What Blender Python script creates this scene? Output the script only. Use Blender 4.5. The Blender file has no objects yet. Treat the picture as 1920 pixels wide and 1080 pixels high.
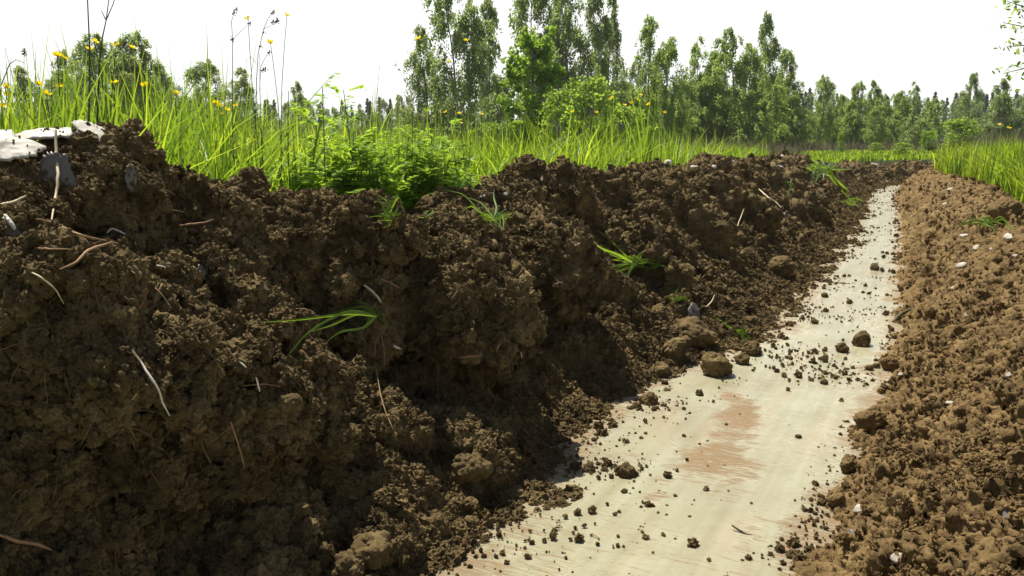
import bpy, math, random
import numpy as np
from mathutils import Vector, Matrix
R = math.radians
SC = bpy.context.scene
COL = SC.collection
rng = np.random.default_rng(7)
random.seed(7)

# ------------------------------------------------------------------ camera, world, sun, exposure
PITCH = 10.1; FPX = 1600.0; CZ = 1.0
cam_d = bpy.data.cameras.new('camera'); cam = bpy.data.objects.new('camera', cam_d); COL.objects.link(cam)
cam_d.sensor_width = 36; cam_d.lens = 36*FPX/1920; cam_d.clip_end = 600; cam_d.clip_start = 0.05
cam.location = (0, 0, CZ); cam.rotation_euler = (R(90-PITCH), 0, 0)
SC.camera = cam
SUN_AZ = -36.0      # degrees from the view direction, negative = left
SUN_EL = 65.0
w = bpy.data.worlds.new('World'); SC.world = w; w.use_nodes = True
nt = w.node_tree; nt.nodes.clear()
sky = nt.nodes.new('ShaderNodeTexSky'); sky.sky_type = 'NISHITA'; sky.sun_disc = False
sky.sun_elevation = R(SUN_EL); sky.sun_rotation = R(SUN_AZ)
sky.air_density = 1.0; sky.dust_density = 1.0; sky.ozone_density = 0.6; sky.altitude = 0
bg = nt.nodes.new('ShaderNodeBackground'); bg.inputs[1].default_value = 0.052
wo = nt.nodes.new('ShaderNodeOutputWorld')
# a hazy white summer sky: the blue is veiled by a high haze that is thickest towards the horizon
tcw = nt.nodes.new('ShaderNodeTexCoord'); sx = nt.nodes.new('ShaderNodeSeparateXYZ'); nt.links.new(tcw.outputs['Generated'], sx.inputs[0])
vr = nt.nodes.new('ShaderNodeMapRange'); vr.inputs[1].default_value = 0.13; vr.inputs[2].default_value = 0.33; vr.inputs[3].default_value = .95; vr.inputs[4].default_value = .04
nt.links.new(sx.outputs[2], vr.inputs[0])
vm = nt.nodes.new('ShaderNodeMix'); vm.data_type = 'RGBA'; nt.links.new(vr.outputs[0], vm.inputs[0]); nt.links.new(sky.outputs[0], vm.inputs[6]); vm.inputs[7].default_value = (14.0, 14.25, 14.0, 1)
nt.links.new(vm.outputs[2], bg.inputs[0]); nt.links.new(bg.outputs[0], wo.inputs[0])
sd = bpy.data.lights.new('sun', 'SUN'); sun = bpy.data.objects.new('sun', sd); COL.objects.link(sun)
sd.energy = 5.0; sd.angle = R(0.55); sd.color = (1.0, 0.94, 0.82)
_a, _e = R(SUN_AZ), R(SUN_EL)
sdir = Vector((math.sin(_a)*math.cos(_e), math.cos(_a)*math.cos(_e), math.sin(_e)))
sun.rotation_euler = sdir.to_track_quat('Z', 'Y').to_euler()
sun.location = sdir*30
vs = SC.view_settings
vs.view_transform = 'Standard'; vs.look = 'None'; vs.gamma = 1; vs.exposure = 0.72; vs.use_curve_mapping = False
SC.cycles.max_bounces = 6; SC.cycles.diffuse_bounces = 3; SC.cycles.transparent_max_bounces = 8

# ------------------------------------------------------------------ helpers
def tag(o, label=None, cat=None, group=None, kind=None):
    if label: o['label'] = label
    if cat: o['category'] = cat
    if group: o['group'] = group
    if kind: o['kind'] = kind
    return o

def mesh(name, V, F, mat=None, smooth=True, attrs=None, uv=None):
    """V (n,3); F list of index arrays, each (m,k)"""
    if not isinstance(F, (list, tuple)): F = [F]
    me = bpy.data.meshes.new(name)
    V = np.ascontiguousarray(V, dtype=np.float32)
    me.vertices.add(len(V)); me.vertices.foreach_set('co', V.ravel())
    F = [np.asarray(f, dtype=np.int32) for f in F if len(f)]
    loops = np.concatenate([f.ravel() for f in F])
    tot = np.concatenate([np.full(len(f), f.shape[1], np.int32) for f in F])
    st = np.concatenate([[0], np.cumsum(tot)[:-1]]).astype(np.int32)
    me.loops.add(len(loops)); me.loops.foreach_set('vertex_index', loops)
    me.polygons.add(len(tot)); me.polygons.foreach_set('loop_start', st); me.polygons.foreach_set('loop_total', tot)
    if smooth: me.polygons.foreach_set('use_smooth', np.ones(len(tot), bool))
    me.update(calc_edges=True)
    if attrs:
        for k, a in attrs.items():
            at = me.attributes.new(k, 'FLOAT', 'POINT'); at.data.foreach_set('value', np.ascontiguousarray(a, np.float32))
    if uv is not None:
        u = me.uv_layers.new(name='UVMap'); u.data.foreach_set('uv', np.ascontiguousarray(uv[loops], np.float32).ravel())
    if mat: me.materials.append(mat)
    return me

def obj(name, me, parent=None, loc=None):
    o = bpy.data.objects.new(name, me); COL.objects.link(o)
    if parent: o.parent = parent
    if loc is not None: o.location = loc
    return o

def empty(name, loc, rz=0, rot=None, scale=1):
    o = bpy.data.objects.new(name, None); COL.objects.link(o); o.location = loc
    o.empty_display_size = 0.05
    o.rotation_euler = rot if rot is not None else (0, 0, rz)
    o.scale = (scale,)*3 if np.isscalar(scale) else scale
    return o

def copy_tree(o, parent=None):
    c = o.copy(); COL.objects.link(c); c.parent = parent
    for ch in list(o.children): copy_tree(ch, c)
    return c

def grid_faces(nr, nc, off=0):
    i = np.arange(nr-1)[:, None]*nc + np.arange(nc-1)[None, :]
    f = np.stack([i, i+1, i+nc+1, i+nc], -1).reshape(-1, 4)
    return f + off

class MB:                                   # collects tubes and leaves into one mesh
    def __init__(s): s.V = []; s.F = {3: [], 4: []}; s.n = 0
    def add(s, V, F):
        V = np.asarray(V, float).reshape(-1, 3); F = np.asarray(F)
        s.V.append(V); s.F[F.shape[1]].append(F + s.n); s.n += len(V)
    def tube(s, P, r, k=5, flat=1.0):
        P = np.asarray(P, float); n = len(P); r = np.broadcast_to(np.asarray(r, float), (n,))
        T = np.gradient(P, axis=0); T /= np.linalg.norm(T, axis=1)[:, None] + 1e-9
        ref = np.array([0, 0, 1.0]) if abs(T[:, 2]).mean() < .8 else np.array([1.0, 0, 0])
        A = np.cross(T, ref); A /= np.linalg.norm(A, axis=1)[:, None] + 1e-9
        B = np.cross(T, A)
        a = np.linspace(0, 2*np.pi, k, endpoint=False)
        V = P[:, None] + r[:, None, None]*(A[:, None]*np.cos(a)[None, :, None] + flat*B[:, None]*np.sin(a)[None, :, None])
        i = np.arange(n-1)[:, None]*k; j = np.arange(k)[None, :]
        F = np.stack([i+j, i+(j+1) % k, i+k+(j+1) % k, i+k+j], -1).reshape(-1, 4)
        s.add(V, F)
    def ribbon(s, P, wd, side, fold=0.0):
        P = np.asarray(P, float); n = len(P); wd = np.broadcast_to(np.asarray(wd, float), (n,)); side = np.asarray(side, float)
        side = side/np.linalg.norm(side)
        T = np.gradient(P, axis=0); up = np.cross(side, T); up /= np.linalg.norm(up, axis=1)[:, None]+1e-9
        V = np.stack([P-side*wd[:, None]/2+up*wd[:, None]*fold, P, P+side*wd[:, None]/2+up*wd[:, None]*fold], 1)
        s.add(V, grid_faces(n, 3))
    def build(s, name, mat, parent=None, smooth=True):
        return obj(name, s.mesh(name, mat, smooth), parent)
    def mesh(s, name, mat, smooth=True):
        return mesh(name, np.concatenate(s.V), [np.concatenate(f) for f in s.F.values() if f], mat, smooth)

# noise ------------------------------------------------------------
_p = rng.permutation(256).astype(np.int32)
PERM = np.concatenate([_p, _p])
JIT = rng.random((256, 4)).astype(np.float32)
GR = rng.normal(size=(256, 3)).astype(np.float32); GR /= np.linalg.norm(GR, axis=1)[:, None]
def _h(i, j, k): return PERM[PERM[PERM[i & 255] + (j & 255)] + (k & 255)]
def perlin(P, scale, seed=0):
    Q = (P/scale + np.array([seed*17.3, seed*5.1, seed*9.7])).astype(np.float32)
    I = np.floor(Q).astype(np.int32); f = Q - I; u = f*f*f*(f*(f*6-15)+10)
    out = np.zeros(len(P), np.float32)
    for a in (0, 1):
        for b in (0, 1):
            for c in (0, 1):
                g = GR[_h(I[:, 0]+a, I[:, 1]+b, I[:, 2]+c)]
                d = (f - np.array([a, b, c], np.float32))
                wgt = (u[:, 0] if a else 1-u[:, 0])*(u[:, 1] if b else 1-u[:, 1])*(u[:, 2] if c else 1-u[:, 2])
                out += wgt*(g*d).sum(1)
    return out*1.6
def fbm(P, scale, oct=3, seed=0):
    o = 0; a = 1
    for i in range(oct):
        o = o + a*perlin(P, scale, seed+i*3); scale *= .5; a *= .5
    return o
def clods(P, scale, seed=0, rmin=.35, rmax=.85):
    """height of a union of random balls scattered in space, 0..~.85 (times scale for metres)"""
    Q = (P/scale + np.array([seed*11.3, seed*7.1, seed*3.7])).astype(np.float32)
    I = np.floor(Q).astype(np.int32); f = Q - I
    out = np.zeros(len(P), np.float32)
    for a in (-1, 0, 1):
        for b in (-1, 0, 1):
            for c in (-1, 0, 1):
                j = JIT[_h(I[:, 0]+a, I[:, 1]+b, I[:, 2]+c)]
                dx = f[:, 0]-a-j[:, 0]; dy = f[:, 1]-b-j[:, 1]; dz = f[:, 2]-c-j[:, 2]
                r = rmin + (rmax-rmin)*j[:, 3]
                v = r*r - (dx*dx+dy*dy+dz*dz)
                np.maximum(out, v, out=out)
    return np.sqrt(out)
def sstep(a, b, x):
    t = np.clip((x-a)/(b-a), 0, 1); return t*t*(3-2*t)
def ray(px, py):
    u = (px-960)/FPX; v = (540-py)/FPX; p = R(PITCH)
    return np.array([u, math.cos(p)+v*math.sin(p), -math.sin(p)+v*math.cos(p)])
def at_z(px, py, z=0.0):
    d = ray(px, py); t = (z-CZ)/d[2]; return np.array([0, 0, CZ]) + d*t
def at_y(px, py, y):
    d = ray(px, py); return np.array([0, 0, CZ]) + d*(y/d[1])
def project(P):
    p = R(PITCH); Q = P - np.array([0, 0, CZ])
    dep = Q[:, 1]*math.cos(p) - Q[:, 2]*math.sin(p); up = Q[:, 1]*math.sin(p) + Q[:, 2]*math.cos(p)
    dep = np.maximum(dep, 1e-3)
    return 960+FPX*Q[:, 0]/dep, 540-FPX*up/dep, dep

# ------------------------------------------------------------------ materials
def new_mat(name):
    m = bpy.data.materials.new(name); m.use_nodes = True; t = m.node_tree
    b = t.nodes['Principled BSDF']; return m, t, b
def N(t, typ, **kw):
    n = t.nodes.new(typ)
    for k, v in kw.items():
        if k in n.inputs.keys(): n.inputs[k].default_value = v
        else: setattr(n, k, v)
    return n
def ramp(t, stops):
    r = t.nodes.new('ShaderNodeValToRGB'); e = r.color_ramp.elements
    while len(e) < len(stops): e.new(0.5)
    for i, (p, c) in enumerate(stops): e[i].position = p; e[i].color = (*c, 1)
    return r
def soil_mat(name, dark, mid, light, bump=.6, fine=900):
    m, t, b = new_mat(name); L = t.links.new
    geo = N(t, 'ShaderNodeNewGeometry')
    n1 = N(t, 'ShaderNodeTexNoise', Scale=9.0, Detail=8.0, Roughness=.7); L(geo.outputs['Position'], n1.inputs['Vector'])
    r = ramp(t, [(.3, dark), (.52, mid), (.75, light)]); L(n1.outputs[0], r.inputs[0])
    n2 = N(t, 'ShaderNodeTexNoise', Scale=160.0, Detail=5.0, Roughness=.7); L(geo.outputs['Position'], n2.inputs['Vector'])
    mx = N(t, 'ShaderNodeMix', data_type='RGBA', blend_type='MULTIPLY'); mx.inputs[0].default_value = .75
    r2 = ramp(t, [(.3, (.5, .47, .42)), (.7, (1.25, 1.2, 1.15))]); L(n2.outputs[0], r2.inputs[0])
    L(r.outputs[0], mx.inputs[6]); L(r2.outputs[0], mx.inputs[7]); L(mx.outputs[2], b.inputs['Base Color'])
    b.inputs['Roughness'].default_value = .95; b.inputs['Specular IOR Level'].default_value = .15
    n3 = N(t, 'ShaderNodeTexNoise', Scale=fine*.35, Detail=4.0, Roughness=.75); L(geo.outputs['Position'], n3.inputs['Vector'])
    nd = N(t, 'ShaderNodeVectorMath', operation='MULTIPLY_ADD'); L(n2.outputs[1], nd.inputs[0]); nd.inputs[1].default_value = (.006,)*3; L(geo.outputs['Position'], nd.inputs[2])
    acc = None
    for sc, am in ((95.0, 1.0), (230.0, .45)):
        v = N(t, 'ShaderNodeTexVoronoi', Scale=sc, feature='SMOOTH_F1'); v.inputs['Smoothness'].default_value = .15; L(nd.outputs[0], v.inputs['Vector'])
        q = N(t, 'ShaderNodeMath', operation='MULTIPLY_ADD'); L(v.outputs['Distance'], q.inputs[0]); q.inputs[1].default_value = -am
        L((acc or n3).outputs[0], q.inputs[2]); acc = q
    bp = N(t, 'ShaderNodeBump', Strength=bump, Distance=.007); L(acc.outputs[0], bp.inputs['Height']); L(bp.outputs[0], b.inputs['Normal'])
    return m
def plain(name, c1, c2=None, scale=40, rough=.7, spec=.3, bump=0):
    m, t, b = new_mat(name); L = t.links.new; c2 = c2 or tuple(x*.7 for x in c1)
    tc = N(t, 'ShaderNodeTexCoord')
    n1 = N(t, 'ShaderNodeTexNoise', Scale=scale, Detail=5.0, Roughness=.65); L(tc.outputs['Object'], n1.inputs['Vector'])
    r = ramp(t, [(.35, c2), (.65, c1)]); L(n1.outputs[0], r.inputs[0]); L(r.outputs[0], b.inputs['Base Color'])
    b.inputs['Roughness'].default_value = rough; b.inputs['Specular IOR Level'].default_value = spec
    if bump:
        bp = N(t, 'ShaderNodeBump', Strength=bump, Distance=.004); L(n1.outputs[0], bp.inputs['Height']); L(bp.outputs[0], b.inputs['Normal'])
    return m
def leaf_mat(name, c1, c2, trans, rough=.45, attr=None, tfac=.5, nscale=1.3, spec=.3):
    """diffuse + light shining through; colour varies between c1 and c2"""
    m, t, b = new_mat(name); L = t.links.new
    if attr:
        at = N(t, 'ShaderNodeAttribute', attribute_name=attr); src = at.outputs['Fac']
    else:
        geo = N(t, 'ShaderNodeNewGeometry')
        n1 = N(t, 'ShaderNodeTexNoise', Scale=nscale, Detail=6.0, Roughness=.8); L(geo.outputs['Position'], n1.inputs['Vector']); src = n1.outputs[0]
    dead = [(.93, c2), (.97, (.40, .33, .16))] if attr and name.startswith('meadow') else []
    r = ramp(t, [(.3, c1), (.7, c2)]+dead); L(src, r.inputs[0]); L(r.outputs[0], b.inputs['Base Color'])
    b.inputs['Roughness'].default_value = rough; b.inputs['Specular IOR Level'].default_value = spec
    tr = N(t, 'ShaderNodeBsdfTranslucent')
    k = tuple(a/max(bb, 1e-3) for a, bb in zip(trans, c2))
    r2 = ramp(t, [(.3, tuple(min(1, a*q) for a, q in zip(c1, k))), (.7, trans)]); L(src, r2.inputs[0]); L(r2.outputs[0], tr.inputs[0])
    ms = N(t, 'ShaderNodeMixShader'); ms.inputs[0].default_value = tfac
    L(b.outputs[0], ms.inputs[1]); L(tr.outputs[0], ms.inputs[2]); L(ms.outputs[0], t.nodes['Material Output'].inputs[0])
    return m
M = {}
M['soil_l'] = soil_mat('dark topsoil', (.055, .039, .017), (.145, .106, .048), (.30, .228, .112))
M['soil_r'] = soil_mat('orange brown clay soil', (.10, .068, .030), (.19, .130, .058), (.31, .224, .106))
M['slab'] = plain('smooth grey clay', (.13, .115, .10), (.075, .066, .055), 14, .42, .5, .25)
M['sod'] = plain('pale dried clay', (.46, .43, .37), (.26, .22, .17), 16, .6, .4, .4)
_t = M['sod'].node_tree; _cr = [n_ for n_ in _t.nodes if n_.type == 'VALTORGB'][0]; _e = _cr.color_ramp.elements.new(.40); _e.color = (.38, .35, .30, 1); _cr.color_ramp.elements[0].color = (.27, .23, .18, 1)
[n_ for n_ in _t.nodes if n_.type == 'TEX_NOISE'][0].inputs['Detail'].default_value = 9
M['stone'] = plain('pale stone', (.50, .46, .39), (.24, .20, .15), 60, .6, .4, .3)
M['root'] = plain('root', (.34, .20, .10), (.20, .12, .06), 50, .7, .3)
M['straw'] = plain('dry straw', (.62, .54, .36), (.42, .34, .2), 60, .6, .3)
M['white_root'] = plain('white rhizome', (.72, .68, .58), (.55, .46, .36), 40, .45, .5)
M['stick'] = plain('dark stick', (.10, .07, .045), (.05, .035, .02), 60, .8, .2)
M['grass'] = leaf_mat('meadow grass', (.055, .11, .008), (.16, .24, .018), (.54, .70, .04), .4, 'tone', .55)
M['tuft'] = leaf_mat('uprooted grass', (.07, .14, .012), (.15, .25, .03), (.42, .6, .04), .4, None, .5, 20)
M['herb'] = leaf_mat('herb leaf', (.07, .14, .014), (.15, .25, .03), (.50, .70, .06), .35, None, .45, 12)
M['dry'] = leaf_mat('dry weeds', (.10, .085, .05), (.17, .15, .09), (.2, .19, .1), .8, 'tone', .3)
M['birch_leaf'] = leaf_mat('birch foliage', (.085, .118, .042), (.165, .22, .075), (.54, .68, .20), .6, None, .55, .9)
M['birch_leaf2'] = leaf_mat('greener birch foliage', (.09, .135, .035), (.17, .25, .06), (.58, .76, .16), .6, None, .55, .9)  # greener, more saturated leaf colour than the other birches
M['bright_leaf'] = leaf_mat('fresh bright foliage', (.08, .14, .014), (.19, .29, .04), (.56, .76, .10), .4, None, .6, 2.5)
M['deep_leaf'] = leaf_mat('deep green foliage', (.06, .13, .010), (.17, .29, .03), (.62, .84, .09), .4, None, .5, 2.5)
M['spruce'] = leaf_mat('spruce needles', (.055, .075, .045), (.10, .125, .07), (.12, .16, .08), .7, None, .2, 1.0)
M['bark'] = plain('birch bark', (.36, .34, .30), (.10, .09, .08), 3.0, .8, .2)
M['stem'] = leaf_mat('green stem', (.05, .08, .02), (.09, .14, .03), (.12, .2, .03), .5, None, .25, 30)
M['brownstem'] = plain('brownish stem', (.13, .10, .055), (.09, .085, .04), 30, .7, .2)
M['petal'] = leaf_mat('yellow petal', (.75, .52, .01), (.85, .68, .02), (.95, .80, .02), .3, None, .45, 60)
M['seed'] = plain('brown seed head', (.12, .07, .04), None, 40, .9, .1)

# floor material: smooth smeared clay, streaks along the trench, fibrous brown smears across it
m, t, b = new_mat('smeared pale clay'); L = t.links.new
uvn = N(t, 'ShaderNodeUVMap'); at = N(t, 'ShaderNodeAttribute', attribute_name='stain')
def mapped(sc, rot=0):
    mp = N(t, 'ShaderNodeMapping'); mp.inputs['Scale'].default_value = sc; mp.inputs['Rotation'].default_value = (0, 0, rot); L(uvn.outputs[0], mp.inputs[0]); return mp
s1 = N(t, 'ShaderNodeTexNoise', Scale=1.0, Detail=7.0, Roughness=.6); L(mapped((.8, 22, 1), .0).outputs[0], s1.inputs['Vector'])
s2 = N(t, 'ShaderNodeTexNoise', Scale=1.0, Detail=5.0, Roughness=.6); L(mapped((3.2, 3.2, 1)).outputs[0], s2.inputs['Vector'])
c1 = ramp(t, [(.30, (.225, .19, .113)), (.48, (.285, .268, .17)), (.68, (.355, .352, .245))]); 
mxa = N(t, 'ShaderNodeMix', data_type='FLOAT'); mxa.inputs[0].default_value = .55; L(s1.outputs[0], mxa.inputs[2]); L(s2.outputs[0], mxa.inputs[3]); L(mxa.outputs[0], c1.inputs[0])
# rosy film in places
s4 = N(t, 'ShaderNodeTexNoise', Scale=1.0, Detail=4.0, Roughness=.6); L(mapped((1.6, 9, 1), .12).outputs[0], s4.inputs['Vector'])
ro = ramp(t, [(.5, (0, 0, 0)), (.72, (.5, .5, .5))]); L(s4.outputs[0], ro.inputs[0])
mr = N(t, 'ShaderNodeMix', data_type='RGBA'); L(ro.outputs[0], mr.inputs[0]); L(c1.outputs[0], mr.inputs[6]); mr.inputs[7].default_value = (.35, .275, .17, 1)
# fibrous smears
s3 = N(t, 'ShaderNodeTexNoise', Scale=1.0, Detail=9.0, Roughness=.72, Distortion=1.4); L(mapped((120, 13, 1), .22).outputs[0], s3.inputs['Vector'])
ad = N(t, 'ShaderNodeMath', operation='MULTIPLY_ADD'); L(at.outputs['Fac'], ad.inputs[0]); ad.inputs[1].default_value = .245; L(s3.outputs[0], ad.inputs[2])
fr = ramp(t, [(.62, (0, 0, 0)), (.74, (1, 1, 1))]); L(ad.outputs[0], fr.inputs[0])
ms = N(t, 'ShaderNodeMix', data_type='RGBA'); L(fr.outputs[0], ms.inputs[0]); L(mr.outputs[2], ms.inputs[6]); 
sc_ = ramp(t, [(.3, (.13, .08, .036)), (.7, (.26, .168, .08))]); L(s3.outputs[0], sc_.inputs[0]); L(sc_.outputs[0], ms.inputs[7])
L(ms.outputs[2], b.inputs['Base Color'])
rr = ramp(t, [(0, (.31,)*3), (1, (.9,)*3)]); L(fr.outputs[0], rr.inputs[0]); L(rr.outputs[0], b.inputs['Roughness'])
b.inputs['Specular IOR Level'].default_value = .45
hb = N(t, 'ShaderNodeMath', operation='MULTIPLY_ADD'); L(fr.outputs[0], hb.inputs[0]); hb.inputs[1].default_value = 1.2; L(s1.outputs[0], hb.inputs[2])
bp = N(t, 'ShaderNodeBump', Strength=.5, Distance=.004); L(hb.outputs[0], bp.inputs['Height']); L(bp.outputs[0], b.inputs['Normal'])
M['floor'] = m
m, t, b = new_mat('meadow earth'); L = t.links.new
geo = N(t, 'ShaderNodeNewGeometry'); n1 = N(t, 'ShaderNodeTexNoise', Scale=1.5, Detail=9.0, Roughness=.7); L(geo.outputs['Position'], n1.inputs['Vector'])
r = ramp(t, [(.35, (.045, .05, .02)), (.6, (.075, .105, .03)), (.8, (.10, .15, .035))]); L(n1.outputs[0], r.inputs[0]); L(r.outputs[0], b.inputs['Base Color'])
b.inputs['Roughness'].default_value = 1; M['meadow'] = m

# ------------------------------------------------------------------ the trench, its banks and the meadow
CL = np.array([(-1.63, -2), (-.62, 0), (.28, 1.85), (.50, 2.27), (1.0, 3.22), (1.75, 4.6), (2.42, 6), (3.87, 9), (4.98, 11.5), (6.05, 14), (6.95, 16), (8.1, 17.6), (9.9, 19.0), (13.5, 20.6), (20, 22.5)])
_tt = np.linspace(0, len(CL)-1, 400)
_cx = np.interp(_tt, np.arange(len(CL)), CL[:, 0]); _cy = np.interp(_tt, np.arange(len(CL)), CL[:, 1])
_ker = np.hanning(25); _ker /= _ker.sum()
_pad = lambda a: np.concatenate([a[0]+(np.arange(-12, 0))*(a[1]-a[0]), a, a[-1]+np.arange(1, 13)*(a[-1]-a[-2])])
_cx = np.convolve(_pad(_cx), _ker, 'valid'); _cy = np.convolve(_pad(_cy), _ker, 'valid')
_cs = np.concatenate([[0], np.cumsum(np.hypot(np.diff(_cx), np.diff(_cy)))])
def center(s): return np.interp(s, _cs, _cx), np.interp(s, _cs, _cy)
def normal2(s):
    x0, y0 = center(s-.15); x1, y1 = center(s+.15); dx, dy = x1-x0, y1-y0; l = np.hypot(dx, dy)
    return dy/l, -dx/l                              # points to the right of the direction of travel
def s_of_y(y): return float(np.interp(y, _cy, _cs))
def sw_of(x, y):                                     # world -> (s, w), nearest centreline sample
    x = np.atleast_1d(x).astype(float); y = np.atleast_1d(y).astype(float); so = np.empty(len(x)); wo_ = np.empty(len(x))
    for a in range(0, len(x), 20000):
        d = (x[a:a+20000, None]-_cx)**2 + (y[a:a+20000, None]-_cy)**2; i = d.argmin(1); so[a:a+20000] = _cs[i]
    nx, ny = normal2(so); cx, cy = center(so); tx, ty = -ny, nx
    so = so + (x-cx)*tx + (y-cy)*ty; nx, ny = normal2(so); cx, cy = center(so)
    return so, (x-cx)*nx + (y-cy)*ny
sy_ = s_of_y
ys = lambda L_: (np.array([s_of_y(a[0]) for a in L_]), np.array([a[1] for a in L_]))
# tables by y of the centreline at that place
TL = ys([(-2, -.34), (1.5, -.36), (1.9, -.40), (2.6, -.43), (3.1, -.50), (3.5, -.36), (4.2, -.20), (4.8, -.26), (6, -.20), (8.7, -.22), (11.8, -.22), (15, -.22), (20, -.25)])
TR = ys([(-2, .36), (1.9, .34), (3.2, .36), (4.6, .33), (6, .28), (9.2, .22), (12, .2), (17, .18), (22, .2)])
# crests: centreline y at the foot of the perpendicular is larger than the crest's own y
# (crest y)+0.55 roughly
CLW = ys([(-2, -1.15), (1.2, -1.2), (2.0, -1.25), (2.6, -1.32), (5, -1.3), (8, -1.25), (11.5, -1.15), (13.5, -1.05), (22, -1.0)])
CLZ = ys([(-2, .93), (.8, .96), (1.45, .98), (1.58, .96), (1.74, .895), (2.05, .875), (2.25, .83), (2.54, .71), (2.95, .71), (3.35, .80), (3.75, .85), (4.2, .77), (4.8, .72), (5.6, .75), (6.5, .77), (7.9, .76), (9.8, .74), (11.8, .70), (12.6, .58), (13.6, .44), (16, .40), (20, .40)])
CRW = ys([(-2, .85), (2, .88), (5, .90), (9, .82), (12, .66), (16, .6), (22, .6)])
REW = ys([(-2, 1.30), (5, 1.28), (9, 1.15), (12, .95), (22, .9)])
CRZ = ys([(-2, .40), (2, .46), (4, .50), (6, .54), (9, .52), (12, .47), (16, .40), (22, .4)])
MZ = .43
def meadow_z(x, y):
    P = np.stack([x, y, np.zeros_like(x)], -1)
    return MZ + .05*perlin(P, 4.0, 3)*sstep(2, 8, np.abs(y)) - .0*x
fq = (np.array([0, .10, .22, .38, .55, .72, .86, 1.0]), np.array([0, .035, .12, .30, .55, .80, .94, 1.0]))
def macro(s, w_):
    """height of the smooth soil surface"""
    tl = np.interp(s, *TL); tr = np.interp(s, *TR); cl = np.interp(s, *CLW); cr = np.interp(s, *CRW)
    zl = np.interp(s, *CLZ); zr = np.interp(s, *CRZ)
    wob = .10*np.sin(s*3.1+1.3)*np.sin(s*1.27) + .05*np.sin(s*7.7)
    cl = cl + wob*.6; tlj = tl + .05*np.sin(s*9.1)*np.sin(s*3.3+1)
    q = (w_ - tlj)/(cl - tlj)                          # left: 0 toe .. 1 crest
    st_ = 1-sstep(sy_(1.25), sy_(1.75), s)
    zL = (np.interp(q, *fq)*(1-st_) + np.interp(q, (0, .25, .44, .56, .70, .85, 1), (0, .04, .09, .50, .68, .86, 1))*st_)*zl
    back = np.clip((q-1)*np.abs(cl-tlj), 0, 9)
    zL = np.where(q > 1, zl + (MZ-.10-zl)*sstep(.05, .55, back), zL)
    zL = np.where(q < 0, q*.06*1.0, zL)
    tr = tr + .035*np.sin(s*8.3)*np.sin(s*3.1) + .02*np.sin(s*19)
    qr = (w_ - tr)/(cr - tr)
    zR = np.interp(qr, np.array([0, .15, .3, .38, .55, .8, 1.0]), np.array([0, .08, .22, .40, .60, .86, 1.0]))*zr
    bk = np.clip((qr-1)*(cr-tr), 0, 9)
    zR = np.where(qr > 1, zr + (MZ-.10-zr)*sstep(.05, .6, bk), zR)
    zR = np.where(qr < 0, qr*.06, zR)
    return np.where(w_ < 0, zL, zR)

def grid_normals(P):                                 # P (nr,nc,3), rows = s, cols = w
    du = np.gradient(P, axis=0); dv = np.gradient(P, axis=1)
    n = np.cross(dv, du); n /= np.linalg.norm(n, axis=-1, keepdims=True)+1e-12
    n *= np.sign(n[..., 2:3].mean()); return n

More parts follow.
